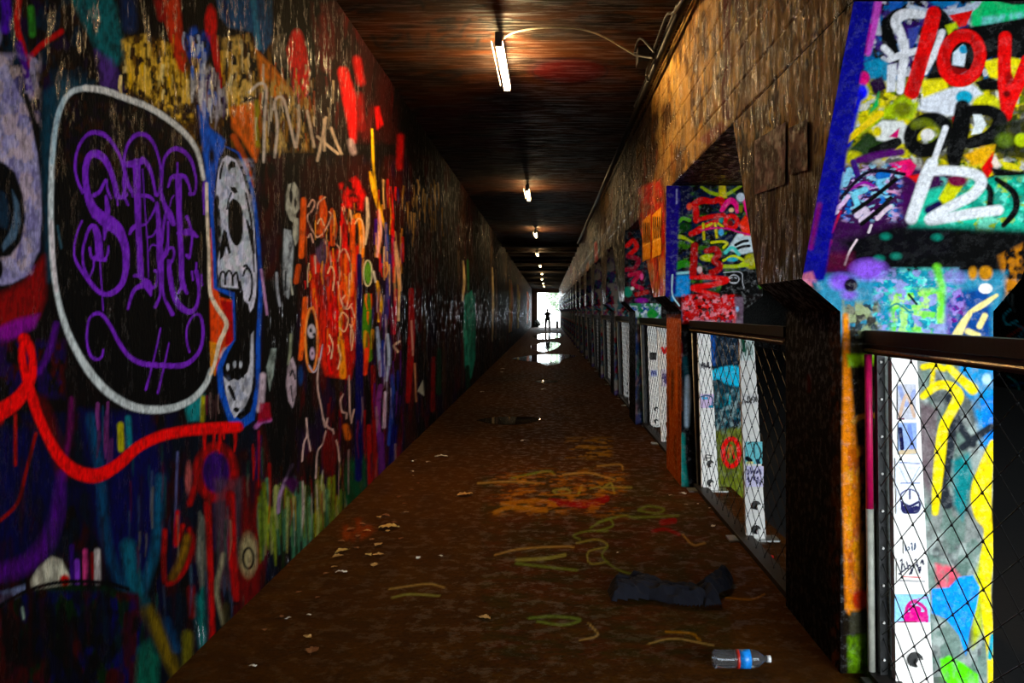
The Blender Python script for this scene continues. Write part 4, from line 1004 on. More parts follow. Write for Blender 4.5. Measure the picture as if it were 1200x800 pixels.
    P.fill([(1102, 772), (1112, 768), (1130, 778), (1146, 790), (1150, 830), (1106, 830)], (96, 220, 24), 3, mottle=.3)
    K([(1163, 745), (1160, 770)], 6, (20, 150, 170), 3)
    K([(1169, 560), (1164, 600), (1168, 650), (1164, 700), (1169, 760)], 4, (8, 8, 8), 2)
    P.worn(.22, 4, 5)

def paint_p2(P):
    K = P.stroke; D = (7, 6, 9); R = (206, 14, 12)
    P.mottle(780, 900, 210, 345, [(60, 110, 30), (12, 10, 14), (20, 30, 60)], 9, 6, .8, .5, 80)
    P.fill([(782, 212), (812, 214), (806, 256), (790, 262)], (16, 12, 60), 6, .9)
    K([(822, 219), (834, 226), (850, 228), (868, 218)], [3, 4, 4, 3], (150, 176, 40), 1.2)
    P.fill([(843, 214), (850, 216), (852, 232), (842, 232)], (220, 200, 60), 2)
    K([(792, 264), (800, 256), (808, 258)], 4, (90, 160, 50), 1.5); P.ell(802, 266, 8, 5, (14, 60, 20), 3)
    K([(790, 277), (800, 278), (812, 284)], [6, 4, 2], (176, 190, 40), 1.5)
    P.fill([(864, 274), (884, 270), (888, 294), (868, 298), (852, 292)], (206, 220, 226), 2)
    K([(862, 287), (870, 283), (876, 282)], 3.5, D, 1); K([(862, 292), (870, 289), (878, 288)], 3.5, D, 1)
    K([(850, 296), (858, 290), (866, 298)], 4, (90, 200, 190), 1.5)
    K([(848, 305), (860, 300), (872, 306), (868, 310)], 3, (190, 206, 60), 1.2); P.ell(858, 304, 6, 2.5, (60, 170, 190), 1.2)
    P.ell(880, 306, 8, 9, (170, 166, 30), 3, .9)
    K([(846, 312), (862, 312), (876, 310)], 4, (170, 190, 60), 2)
    K([(790, 313), (800, 309), (811, 310)], [9, 8, 6], (50, 130, 40), 2)
    K([(787, 321), (798, 320), (811, 319)], 3, (160, 220, 226), 1.5)
    P.fill([(787, 323), (808, 322), (808, 345), (800, 350), (787, 352)], (40, 146, 220), 4)
    P.fill([(852, 318), (888, 316), (888, 345), (842, 346)], (8, 8, 12), 2)
    P.ring(860, 327, 6, 5, .9, (200, 200, 206), .7); K([(848, 319), (868, 319), (870, 330), (872, 338)], .8, (200, 200, 206), .7)
    K([(855, 326), (858, 325)], 1, (200, 200, 206), .7); K([(861, 325), (863, 326)], 1, (200, 200, 206), .7); K([(857, 331), (862, 331)], 1, (200, 200, 206), .7)
    # red letters and digits
    for s, w in (([(812, 240), (822, 235), (835, 236), (844, 234), (849, 242)], [6, 8, 6, 8, 6]), ([(815, 240), (816, 258)], 7), ([(816, 258), (832, 254), (848, 252)], 5), ([(810, 274), (826, 266), (844, 257)], [6, 8, 4])):
        K(s, w, R, 1.8, i=1)
    P.ell(828, 245, 8, 5, D, 2)
    P.ell(808, 242, 3, 4, (246, 90, 70), 2)
    K([(846, 246), (850, 240), (856, 235), (862, 239), (864, 248)], [5, 6, 7, 6, 4], (236, 14, 130), 1.5)
    K([(873, 233), (876, 246), (880, 256)], 6, (236, 14, 130), 1.5)
    P.ell(868, 231, 5, 5, (206, 214, 226), 1.5); P.ell(857, 246, 3, 2.5, (240, 200, 150), 1.2); P.ell(868, 245, 2.5, 4, (110, 110, 30), 1.5)
    P.ring(857, 260, 7, 7, 5, (226, 16, 16), 1.8, i=1); P.ell(856, 261, 3, 3, (120, 8, 10), 1.5)
    P.fill([(866, 262), (874, 252), (882, 262), (884, 276), (872, 276)], (236, 70, 24), 2.5)
    for s in ([(824, 262), (825, 280)], [(838, 262), (840, 278)], [(828, 265), (834, 262)], [(842, 262), (847, 266)]):
        K(s, 3, (206, 190, 60), 1.2)
    K([(822, 270), (838, 267), (854, 268), (866, 272), (878, 275)], 2, (214, 30, 120), 1)
    K([(834, 284), (846, 283), (852, 285), (848, 290)], 3, (206, 206, 50), 1.2)
    P.ell(845, 258, 3, 3, (30, 130, 120), 1.5); P.ell(845, 272, 3, 4, (90, 170, 220), 1.5)
    P.ell(830, 302, 9, 4, (190, 196, 30), 2)
    K([(814, 288), (813, 304), (812, 320)], [8, 8, 9], (170, 12, 14), 2, i=1)
    K([(828, 294), (838, 292), (842, 298), (836, 305), (844, 311), (838, 318), (822, 321)], [6, 7, 7, 6, 7, 7, 5], (170, 12, 14), 2, i=1)
    P.ell(820, 316, 3, 4, (220, 190, 190), 1.5); P.ell(827, 318, 4, 4, D, 1.5)
    K([(810, 325), (832, 325), (852, 328), (832, 334), (812, 337), (826, 342), (840, 346)], [4, 5, 6, 6, 6, 5, 5], (230, 12, 12), 2, i=1)
    # chamfer zone: red mottle, grey right
    P.fill([(790, 347), (868, 346), (868, 378), (798, 378)], (60, 10, 16), 3)
    P.mottle(798, 864, 344, 380, [(230, 24, 40), (226, 130, 140), (190, 10, 20)], 4, 4, .95, .46, 81, 3)
    P.fill([(860, 348), (871, 348), (871, 384), (862, 382)], (110, 90, 106), 2, .9, mottle=.5)
    P.ell(864, 362, 1.8, 3, (150, 190, 230), 1)
    P.mottle(806, 860, 374, 386, [(30, 70, 110), (160, 160, 170)], 4, 2, .8, .5, 82, 2)
    # shaft
    P.fill([(790, 384), (880, 384), (880, 640), (790, 640)], (16, 18, 22), 3)
    P.ell(797, 372, 3, 8, (20, 60, 90), 2)
    P.ell(795, 412, 4, 16, (150, 20, 30), 3)
    K([(803, 420), (806, 450)], 6, (16, 70, 80), 3)
    K([(806, 442), (806, 470), (805, 498)], [5, 7, 5], (176, 200, 220), 3)
    K([(800, 510), (799, 540), (803, 572)], [6, 9, 9], (16, 120, 112), 2.5)
    K([(797, 445), (798, 480)], 4, (90, 50, 40), 3)
    P.fill([(832, 392), (872, 392), (872, 430), (834, 434)], (14, 36, 50), 3)
    P.fill([(830, 392), (838, 392), (838, 428), (832, 428)], (16, 80, 150), 3)
    P.fill([(833, 434), (845, 430), (858, 428), (869, 430), (870, 452), (858, 456), (842, 444), (834, 446)], (50, 176, 210), 2)
    P.fill([(834, 446), (870, 454), (872, 500), (838, 500)], (14, 56, 66), 3)
    P.ell(853, 468, 3.5, 8, (20, 170, 190), 2)
    P.mottle(834, 872, 455, 510, [(20, 90, 100), (16, 20, 40), (130, 150, 150)], 4, 5, .8, .52, 83, 3)
    P.fill([(838, 505), (874, 500), (876, 620), (842, 620)], (104, 112, 44), 5, .95, mottle=.3)
    P.ring(857, 530, 9.5, 16, 5.5, (214, 14, 40), 1.5, i=2)
    K([(853, 536), (856, 522), (860, 536)], 3, (190, 16, 36), 1.2); P.ell(856, 528, 3, 6, (150, 120, 60), 1.5, .7)
    # border
    P.fill([(778, 212), (794, 214), (797, 226), (792, 344), (776, 350)], (40, 20, 120), 3)
    K([(793, 222), (793, 238)], 1.5, (150, 150, 200), 1); K([(788, 322), (788, 345), (796, 358)], 1.6, (190, 230, 240), 1)
    P.worn(.22, 3, 3)

def paint_p3(P):
    K = P.stroke
    P.mottle(720, 770, 250, 360, [(30, 20, 40), (60, 14, 30), (12, 40, 50)], 5, 5, .8, .5, 90)
    for s, c in (([(735, 288), (742, 282), (746, 290), (738, 298)], (206, 30, 20)), ([(736, 300), (748, 304), (744, 314), (734, 316)], (130, 10, 50)), ([(738, 322), (750, 320), (742, 332), (752, 338)], (170, 14, 70)), ([(746, 345), (758, 342)], (150, 12, 30))):
        K(s, 5, c, 1.5)
    P.ell(736, 342, 5, 6, (20, 120, 96), 2); P.ell(741, 338, 2, 2, (220, 230, 230), 1)
    P.ell(752, 324, 2, 4, (230, 90, 150), 1); P.ell(752, 352, 7, 3, (130, 40, 140), 2)
    P.fill([(738, 356), (774, 358), (774, 378), (740, 378)], (110, 140, 160), 1.5)
    P.mottle(738, 775, 355, 380, [(30, 60, 150), (190, 210, 220), (20, 110, 60)], 4, 4, .95, .46, 91, 1)
    P.ell(764, 368, 6, 6, (30, 130, 50), 1.5)
    P.fill([(735, 380), (780, 380), (780, 510), (735, 510)], (30, 30, 34), 1.5)
    P.mottle(735, 780, 380, 510, [(20, 70, 60), (90, 70, 76), (24, 40, 80)], 4, 12, .8, .5, 92, 1)
def paint_p4(P):
    P.mottle(640, 760, 250, 480, [(120, 30, 40), (30, 90, 90), (60, 40, 90), (130, 120, 110)], 4, 6, .85, .5, 95, 1)

def side_paint(P):
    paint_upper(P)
    # shaft sides under the capitals
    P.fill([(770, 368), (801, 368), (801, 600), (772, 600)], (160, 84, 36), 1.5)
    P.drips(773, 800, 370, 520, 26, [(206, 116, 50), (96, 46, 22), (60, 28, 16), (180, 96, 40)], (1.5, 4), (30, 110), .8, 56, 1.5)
    P.fill([(905, 345), (986, 345), (1003, 830), (905, 830)], (13, 10, 9), 2)  # near shaft side: shading put into its colour
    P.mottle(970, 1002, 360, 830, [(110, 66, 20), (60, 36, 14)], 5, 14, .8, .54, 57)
    P.stroke([(948, 440), (948, 458)], 4, (80, 12, 14), 3)

def make_pier(name, Yn, Yf, fn, ff, cx0, cx1, sx0, sx1, painter, res, label, group=None, pieces=None, spieces=None):
    zc, zs, zt = 1.69, 1.55, 2.655
    root = tag(empty(name, ((sx0 + sx1) / 2, (Yn + Yf) / 2, ZROAD)), label, 'pillar', group)
    r = lambda n: max(3, int(n * res))
    Ysf = Yf + .08
    # capital
    S = Surf()
    S.patch((cx0, Yn, zc), (cx1, Yn, zc), (cx1, Yn - fn, zt), (cx0, Yn - fn, zt), r(260), r(330), painter)
    S.patch((sx0, Yn, zs), (sx1, Yn, zs), (cx1, Yn, zc), (cx0, Yn, zc), r(250), r(46), painter)
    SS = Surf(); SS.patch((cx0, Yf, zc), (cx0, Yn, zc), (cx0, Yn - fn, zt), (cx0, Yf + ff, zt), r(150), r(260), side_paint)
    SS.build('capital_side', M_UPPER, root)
    S.patch((sx0, Yf, zs), (sx0, Yn, zs), (cx0, Yn, zc), (cx0, Yf, zc), r(60), r(24), None, base=(26, 16, 14))
    S.patch((cx1, Yn, zc), (cx1, Yf, zc), (cx1, Yf + ff, zt), (cx1, Yn - fn, zt), 8, 8, None, base=(40, 34, 30))
    S.patch((sx1, Yn, zs), (sx1, Yf, zs), (cx1, Yf, zc), (cx1, Yn, zc), 6, 3, None, base=(40, 34, 30))
    S.patch((cx1, Yf, zc), (cx0, Yf, zc), (cx0, Yf + ff, zt), (cx1, Yf + ff, zt), 8, 8, None, base=(40, 34, 30))
    S.patch((sx1, Yf, zs), (sx0, Yf, zs), (cx0, Yf, zc), (cx1, Yf, zc), 8, 3, None, base=(40, 34, 30))
    S.build('capital', M_PIER, root, pieces)
    S = Surf()
    S.patch((sx0, Yn, ZROAD), (sx1, Yn, ZROAD), (sx1, Yn, zs), (sx0, Yn, zs), r(180), r(470), painter)
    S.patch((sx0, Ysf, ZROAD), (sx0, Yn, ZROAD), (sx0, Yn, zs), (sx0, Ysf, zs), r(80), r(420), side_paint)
    S.patch((sx1, Yn, ZROAD), (sx1, Ysf, ZROAD), (sx1, Ysf, zs), (sx1, Yn, zs), 5, 8, None, base=(40, 34, 30))
    S.patch((sx1, Ysf, ZROAD), (sx0, Ysf, ZROAD), (sx0, Ysf, zs), (sx1, Ysf, zs), 5, 8, None, base=(40, 34, 30))
    S.patch((sx0, Yn, zs), (sx1, Yn, zs), (sx1, Ysf, zs), (sx0, Ysf, zs), 3, 3, None, base=(40, 34, 30))
    S.build('shaft', M_PIER, root, spieces)
    return root

make_pier('concrete_pier', 3.66, 4.42, .62, .6, 1.09, 2.03, 1.255, 1.91, paint_p1, 1.0,
          'graffiti-covered concrete pier with red, black and white lettering and purple edge',
          pieces={1: ('sprayed_letter', 'slanted red sprayed stroke'), 2: ('sprayed_letter', 'white hooked letter'), 4: ('sprayed_digit', 'soft white sprayed digit one'), 5: ('sprayed_digit', 'soft white sprayed digit two'), 6: ('sprayed_letter', 'fat red letter O'), 7: ('sprayed_letter', 'fat red letter Y'), 3: ('black_lettering', 'black bubble letters')})
make_pier('concrete_pier', 7.55, 8.40, .06, 1.5, 1.04, 1.90, 1.18, 1.73, paint_p2, .5,
          'concrete pier painted black and green with red letters and number thirteen',
          pieces={1: ('red_lettering', 'dripping red sprayed letters and digits')}, spieces={2: ('red_emblem', 'red circle emblem sprayed on olive paint')})
make_pier('concrete_pier', 11.7, 12.5, .1, 1.4, 1.05, 1.95, 1.2, 1.8, paint_p3, .3, 'concrete pier with crimson scrawl and blue-green painted neck')
p4 = make_pier('concrete_pier', 15.7, 16.5, .5, .6, 1.06, 2.0, 1.22, 1.86, paint_p4, .2, 'distant graffiti pier in the receding row', 'distant piers of the row')
for k in range(1, 17):
    dup(p4, p4.location.y + 4.03 * k)

# ------------------------------------------------------------------ fences between the piers
def sticker(parent, name, c, w, h, col, marks, label, axis='Y'):
    """thin printed sticker facing the entrance, with darker printed marks"""
    mb = Surf()
    x, y, z = c
    def pt(P):
        u0, u1, v0, v1 = P.u.min(), P.u.max(), P.v.min(), P.v.max()
        for (pts, ww, cc) in marks:
            P.stroke([(u0 + a * (u1 - u0), v0 + b * (v1 - v0)) for a, b in pts], ww, cc, .6)
    mb.patch((x - w/2, y, z - h/2), (x + w/2, y, z - h/2), (x + w/2, y, z + h/2), (x - w/2, y, z + h/2), 34, 34, pt, base=col)
    mb.patch((x + w/2, y + .0012, z - h/2), (x - w/2, y + .0012, z - h/2), (x - w/2, y + .0012, z + h/2), (x + w/2, y + .0012, z + h/2), 2, 2, None, base=col)
    o = mb.build(name, M_PIER, parent)
    o['label'] = label
    return o

def scrawl(seed, n=9, col=(30, 28, 40), w=1.4, y0=.15, y1=.85):
    r = random.Random(seed); out = []
    for k in range(n):
        x = .08 + .84 * k / n
        out.append(([(x, r.uniform(y0, y1)), (x + .06, r.uniform(y0, y1)), (x + .1, r.uniform(y0, y1)), (x + .04, r.uniform(y0, y1))], w, col))
    return out

def white_post(parent, y, xt, xb, wt, wb, ztop, bolts=2, zb=.012, z1=.075):
    mb = MB()
    lo = [(xb - wb/2, y, zb), (xb + wb/2, y, zb), (xb + wb/2, y + .04, zb), (xb - wb/2, y + .04, zb)]
    hi = [(xt - wt/2, y, ztop), (xt + wt/2, y, ztop), (xt + wt/2, y + .04, ztop), (xt - wt/2, y + .04, ztop)]
    o = mb.hexa(lo, hi).build('post', M_WHITE, parent)
    b = MB().box((xb - .19, y - .05, .002), (xb + .15, y + .09, .014)).build('base_plate', M_STEEL, o)
    for k in range(bolts):
        z = z1 + .165 * k
        bb = MB(); bb.tube([(xb, y - .012, z), (xb, y - .0005, z)], .030, 12)
        bb.build('washer', M_BLACK, o)
        bb = MB(); bb.tube([(xb + .012, y - .030, z - .008), (xb + .012, y - .012, z - .008)], .018, 6)
        bb.build('bolt', M_WHITE, o)
    return o

def wire_mesh(parent, y0, y1, z0, z1, xf, r=.0024, dw=.21, dh=.155):
    mb = MB()
    slope = dh / dw
    def wire(a, b):
        mb.tube([a, b], r, 4, False)
    H = z1 - z0
    run = H / slope
    n0 = int(math.floor((y0 - run) / dw)) - 1; n1 = int(math.ceil((y1 + run) / dw)) + 1
    for k in range(n0, n1):
        for s in (1, -1):
            ya = k * dw; yb = ya + s * run
            t0, t1 = 0.0, 1.0
            lo, hi = sorted(((y0 - ya) / (yb - ya), (y1 - ya) / (yb - ya)))
            t0, t1 = max(t0, lo), min(t1, hi)
            if t1 - t0 < .01: continue
            P = lambda t: (xf(z0 + t * H) + .002 * s, ya + t * (yb - ya), z0 + t * H)
            wire(P(t0), P(t1))
    # twisted knots where the wires cross
    j = 0; z = z0
    while z <= z1:
        off = 0 if j % 2 == 0 else dw / 2
        k = math.ceil((y0 - off) / dw)
        while k * dw + off <= y1:
            yk = k * dw + off
            c = Vector((xf(z), yk, z)); q = .0065
            mb.add([c + Vector(d) * q for d in ((1,0,0),(-1,0,0),(0,1,0),(0,-1,0),(0,0,1.2),(0,0,-1.2))], [(0,2,4),(2,1,4),(1,3,4),(3,0,4),(2,0,5),(1,2,5),(3,1,5),(0,3,5)])
            k += 1
        z += dh / 2; j += 1
    o = mb.build('wire_mesh', M_WIRE, parent)
    o['kind'] = 'stuff'
    return o

def fence(y0, y1, xtop, xbot, posts, label, group=None, pink=False, mesh=True, ztop=1.47):
    root = tag(empty('walkway_fence', (xbot, (y0 + y1) / 2, 0)), label, 'fence', group)
    xf = lambda z: xbot + (xtop - xbot) * z / 1.4
    xm = xtop
    MB().box((xm - .035, y0, ztop - .055), (xm + .035, y1, ztop)).build('top_rail', M_BLACK, root)
    MB().box((xm - .025, y0, ztop - .10), (xm + .025, y1, ztop - .06)).build('under_rail', M_BLACK, root)
    MB().tube([(xm - .033, y0, ztop - .082), (xm - .033, y1, ztop - .082)], .007, 6).build('rail_edge', M_RAILEDGE, root)
    MB().box((xbot - .05, y0, .0), (xbot + .05, y1, .035)).build('bottom_rail', M_KERB, root)
    # end frame at the far pier
    ye = y1 - .05
    fr = MB().hexa([(xbot - .012, ye - .03, .03), (xbot + .02, ye - .03, .03), (xbot + .02, ye, .03), (xbot - .012, ye, .03)],
              [(xm - .012, ye - .03, ztop - .1), (xm + .02, ye - .03, ztop - .1), (xm + .02, ye, ztop - .1), (xm - .012, ye, ztop - .1)]).build('end_frame', M_BLACK, root)
    if pink:
        for k in range(9):
            z = .1 + .155 * k
            MB().tube([(xf(z) + .002, ye - .04, z), (xf(z) + .002, ye - .029, z)], .0055, 8).build('rivet', M_WHITE, fr)
        MB().tube([(xf(.75) - .034, ye + .01, .72), (xf(1.37) - .034, ye + .01, 1.37)], .016, 12).build('pipe', M_PINK, root, True)
        MB().tube([(xf(0) - .034, ye + .01, .02), (xf(.75) - .034, ye + .01, .72)], .0165, 12).build('pipe', M_PALE, root, True)
    else:
        MB().tube([(xbot - .022, ye, .02), (xm - .022, ye, ztop - .1)], .006, 8).build('pipe', M_PALE, root, True)
    if mesh:
        wire_mesh(root, y0, y1 - .06, .04, ztop - .1, xf)
    return root, [white_post(root, *p) for p in posts]

f1, ps = fence(.6, 3.64, 1.385, 1.40, [(3.50, 1.462, 1.505, .105, .155, 1.36, 1, .012, .126)], 'black-railed wire mesh fence with magenta pipe beside the purple-edged pier', pink=True)
BL = (60, 80, 150); NV = (24, 22, 60)
p = ps[0]
sticker(p, 'sticker', (1.470, 3.494, 1.18), .075, .145, (190, 190, 200), [([(.1, .1), (.5, .6), (.9, .2)], 5, (150, 160, 200)), ([(.1, .9), (.5, .3), (.9, .9)], 4, (200, 170, 150)), ([(.0, 1), (.3, .98)], 3, (90, 30, 60))], 'faded blue and tan photo sticker')
sticker(p, 'sticker', (1.473, 3.494, 1.03), .075, .13, (150, 170, 214), [([(.1, .2), (.2, .8)], 5, (24, 24, 60)), ([(.6, .1), (.8, .9)], 5, (120, 140, 200)), ([(.1, .95), (.9, .9)], 6, (200, 180, 150))], 'blue scene sticker')
sticker(p, 'sticker', (1.478, 3.494, .89), .11, .12, (226, 230, 236), [([(.15, .15), (.9, .18)], 1, BL), ([(.15, .3), (.5, .85), (.9, .3)], 1, (150, 160, 180)), ([(.2, .85), (.9, .85)], 1, BL)], 'white sticker with thin blue lines')
sticker(p, 'sticker', (1.482, 3.494, .775), .11, .105, (228, 230, 240), [([(.15, .5), (.2, .2), (.5, .05), (.8, .2), (.85, .5)], 1.6, (60, 60, 110)), ([(.2, .55), (.5, .7), (.85, .55), (.8, .9), (.5, .97), (.25, .9), (.2, .55)], 3, (40, 40, 80)), ([(.3, .78), (.5, .85), (.75, .78)], 6, (40, 40, 80)), ([(.5, .1), (.5, .4)], 2.4, (50, 50, 90))], 'round dark blue emblem sticker')
sticker(p, 'sticker', (1.487, 3.494, .585), .06, .05, (232, 230, 228), scrawl(1, 4, (40, 60, 90), 1.2), 'tiny white sticker with blue initials')
sticker(p, 'sticker', (1.489, 3.494, .49), .12, .10, (232, 228, 222), scrawl(2, 8, (20, 18, 50), 1.8, .05, .65) + [([(.2, .75), (.8, .78)], 1.2, (220, 60, 70)), ([(.1, .9), (.95, .95)], 1, (40, 40, 70))], 'white sticker with dark scribbled wordmark')
sticker(p, 'sticker', (1.493, 3.494, .335), .145, .115, (150, 200, 240), [([(.3, .95), (.35, .45), (.55, .25), (.85, .5), (.9, .95)], 4, (190, 20, 120)), ([(.4, .8), (.8, .8)], 12, (206, 30, 130)), ([(.5, .5), (.65, .55)], 9, (206, 40, 130)), ([(.5, .2), (.95, .1)], 1, (200, 40, 160)), ([(.1, .98), (.6, .98)], 2, (130, 10, 70))], 'pale blue sticker with magenta house shape')

f2, ps = fence(4.53, 7.53, 1.285, 1.335, [(7.36, 1.345, 1.402, .108, .145, 1.37), (5.78, 1.345, 1.412, .10, .132, 1.385)], 'wire mesh fence with two white sticker-covered posts beside red-lettered pier')
p = ps[0]
sticker(p, 'sticker', (1.358, 7.354, 1.08), .10, .075, (232, 230, 228), scrawl(3, 8, (20, 18, 40), 1.2, .05, .8), 'white sticker with black wordmark')
sticker(p, 'sticker', (1.372, 7.354, .78), .115, .12, (214, 190, 220), [([(.05, .2), (.5, .1), (.9, .3), (.85, .9)], 1.6, (30, 90, 130)), ([(.2, .3), (.5, .3)], 3, (90, 170, 210)), ([(.7, .9), (.95, .9)], 3, (40, 130, 160))], 'pink and blue cartoon-like sticker')
sticker(p, 'sticker', (1.386, 7.354, .29), .07, .06, (228, 224, 216), [([(.2, .9), (.2, .1), (.9, .2)], 1.2, (16, 16, 16)), ([(.2, .5), (.7, .5)], 1.2, (16, 16, 16))], 'small white sticker with black letter')
p = ps[1]
sticker(p, 'sticker', (1.353, 5.774, 1.30), .085, .16, (214, 224, 220), scrawl(4, 6, (50, 90, 80), 1) + [([(.0, .0), (.15, .25), (.2, .6)], 4, (30, 80, 60))], 'pale sticker with green hand lettering')
sticker(p, 'sticker', (1.374, 5.774, .955), .10, .07, (228, 226, 224), scrawl(5, 6, (20, 20, 26), 1.2), 'white sticker with black scribble')
sticker(p, 'sticker', (1.394, 5.774, .595), .115, .15, (130, 206, 214), [([(.15, .1), (.5, .0), (.85, .3), (.9, .6), (.7, .95)], 1.4, (20, 60, 70)), ([(.1, .75), (.3, .85)], 5, (16, 20, 30)), ([(.5, .1), (.55, .7)], 1.4, (20, 60, 70)), ([(.1, .95), (.4, .95)], 3, (230, 220, 150)), ([(.7, .85), (.8, .95)], 4, (30, 60, 80))], 'teal sticker with dark outlined shapes')
sticker(p, 'sticker', (1.400, 5.774, .435), .12, .14, (220, 214, 240), scrawl(6, 5, (40, 36, 90), 1.4, .08, .45) + scrawl(7, 5, (40, 36, 90), 1.4, .5, .92), 'lilac sticker with two lines of dark lettering')

f3, ps = fence(8.5, 11.68, 1.285, 1.335, [(11.5, 1.40, 1.46, .12, .16, 1.37), (9.95, 1.335, 1.40, .12, .15, 1.385)], 'wire mesh fence in front of pier with blue-green neck')
sticker(ps[0], 'sticker', (1.42, 11.494, .95), .09, .10, (30, 28, 30), scrawl(8, 4, (60, 60, 60), 1.4), 'black worn sticker')
sticker(ps[0], 'sticker', (1.43, 11.494, .72), .09, .09, (190, 196, 226), scrawl(9, 4, (60, 70, 150), 1), 'pale blue sticker')
sticker(ps[1], 'sticker', (1.36, 9.944, 1.1), .09, .09, (226, 210, 206), [([(.2, .2), (.5, .8), (.8, .2)], 3, (206, 20, 30))], 'white sticker with red mark')
sticker(ps[1], 'sticker', (1.375, 9.944, .78), .10, .2, (214, 206, 220), scrawl(10, 5, (60, 40, 110), 1.2), 'lilac sticker with dark writing')
f4, ps4 = fence(12.6, 15.68, 1.285, 1.335, [(15.5, 1.40, 1.46, .12, .16, 1.37), (14.0, 1.34, 1.40, .11, .14, 1.385)], 'distant wire mesh fence with white posts in the receding row', 'distant fences of the row')
for k in range(1, 7):
    dup(f4, f4.location.y + 4.03 * k)

# ------------------------------------------------------------------ ceiling lights
def emission(name, col, s):
    m = bpy.data.materials.new(name); m.use_nodes = True
    nt = m.node_tree; nt.nodes.clear()
    e = nt.nodes.new('ShaderNodeEmission'); e.inputs['Color'].default_value = (*col, 1); e.inputs['Strength'].default_value = s
    o = nt.nodes.new('ShaderNodeOutputMaterial'); nt.links.new(e.outputs[0], o.inputs['Surface'])
    return m
M_TUBE = emission('fluorescent_tube', LAMP_COL, LAMP)
M_TUBE_DIM = emission('dimmed_fluorescent_tube', LAMP_COL, LAMP * .3)    # further tubes set weaker to keep the far tunnel dark
ZL = EYE + 2.20
proto = None
for k in range(9):
    y = 7.67 + 8.36 * k
    if proto is None:
        proto = tag(empty('ceiling_light', (-.40, 7.67, ZC)), None, 'ceiling light')
        MB().box((-.425, 6.98, ZL + .045), (-.375, 8.36, ZL + .075)).build('housing', M_STEEL, proto)
        MB().tube([(-.40, 6.98, ZL), (-.40, 8.36, ZL)], .031, 12).build('tube', M_TUBE, proto, True)
        MB().tube([(-.465, 6.98, ZL + .01), (-.465, 8.36, ZL + .01)], .006, 6).build('guard_wire', M_STEEL, proto)
        for ye in (6.955, 8.385):
            MB().box((-.43, ye - .025, ZL - .036), (-.37, ye + .025, ZL + .075)).build('end_cap', M_STEEL, proto)
        for ye in (7.3, 8.05):
            MB().tube([(-.40, ye, ZL + .07), (-.40, ye, ZC)], .012, 8).build('hanger', M_STEEL, proto)
        proto['label'] = 'glowing fluorescent ceiling light with a loose wire running from it'
        continue
    r2 = dup(proto if k == 1 else proto_dim, y)
    if k == 1:
        proto_dim = r2
        for ch in r2.children:
            if ch.name.startswith('tube'):
                ch.data = ch.data.copy(); ch.data.materials[0] = M_TUBE_DIM
    r2.location.x = -.40 + .03 * (k % 3)
    r2['label'] = 'small distant glowing ceiling light in the receding line'
    r2['group'] = 'receding ceiling lights'

# wire from the first light to the corner, conduit and cable bundle
pts = [onZ(x, y, ZC - .03) for x, y in ((588, 47), (600, 39), (622, 34), (650, 32), (680, 34), (705, 42), (730, 56), (752, 69))]
q = [Vector(p) for p in spline([tuple(p) for p in pts], 5)]
tag(MB().tube(q, .007, 6).build('lamp_wire', M_PALE, None, True), 'thin grey wire arching across the ceiling from the light to the corner', 'wire')
tag(MB().tube([(.99, 5.2, 3.80), (.99, 28, 3.80)], .03, 10).build('conduit_pipe', M_BLACK, None, True), 'black conduit pipe running along the ceiling corner', 'pipe')
jb = tag(MB().box((.80, 7.55, 3.76), (.90, 7.75, 3.895)).build('junction_box', M_BLACK), 'small black junction box where the lamp wire meets the ceiling corner', 'junction box')
def cable(pxs, label, r=.012, X=.98):
    P3 = [tuple(onX(x, y, X)) for x, y in pxs]
    P3 = [(a, b_, min(c_, ZC - .04)) for a, b_, c_ in P3]
    q = [Vector(p) for p in spline(P3, 6)]
    tag(MB().tube(q, r, 6).build('cable', M_BLACK, None, True), label, 'cable')
cable([(795, -12), (788, 10), (778, 22), (770, 40), (764, 60), (762, 78), (752, 98), (744, 118)], 'black cable sagging down along the upper right corner', .016)
cable([(768, 62), (750, 44), (744, 52), (752, 66), (766, 68)], 'black cable loop hanging by the junction box', .01, .78)
cable([(806, -10), (790, 14), (782, 8), (774, 30), (758, 84), (760, 96)], 'black cable hanging beside the sagging one', .012, .93)

# ------------------------------------------------------------------ posters on the piers
def poster(x0, x1, y0, y1, X, col, painter, label, tilt=0):
    a = onX(x0, y0, X); b = onX(x1, y1, X)
    Ya, Yb = a.y, b.y
    za, zb_ = a.z, onX(x0, y1, X).z
    S = Surf()
    def pp(P):
        u0, u1, v0, v1 = P.u.min(), P.u.max(), P.v.min(), P.v.max()
        if painter: painter(P, u0, u1, v0, v1)
        P.worn(.3)
    xs_ = X - .004
    n = 40
    s = np.linspace(0, 1, n)
    yy, tt = np.meshgrid(Ya + (Yb - Ya) * s, s, indexing='ij')
    zz = zb_ + (za - zb_) * tt + tilt * (yy - Ya)
    xx = xs_ - .006 * fbm(yy * 9, zz * 7)
    V = np.stack([xx.ravel(), yy.ravel(), zz.ravel()], 1)
    S.points(V, grid_quads(n, n), pp, base=col)
    V2 = V.copy(); V2[:, 0] += .0015
    S.points(V2, grid_quads(n, n)[:, ::-1], None, base=col)
    tag(S.build('poster', M_PIER), label, 'poster')
def pA(P, u0, u1, v0, v1):
    for k in range(4):
        x = u0 + (u1 - u0) * (.15 + .22 * k)
        P.stroke([(x, v0 + .2 * (v1 - v0)), (x + 1, v0 + .6 * (v1 - v0))], 1.4, (60, 24, 10), .8)
    P.stroke([(u0, v0 + .68 * (v1 - v0)), (u1, v0 + .6 * (v1 - v0))], 1.2, (240, 200, 120), .8)
poster(753.5, 763, 259, 307, 1.04, (206, 140, 60), pA, 'narrow tan poster with dark lettering, first of two on pier side')
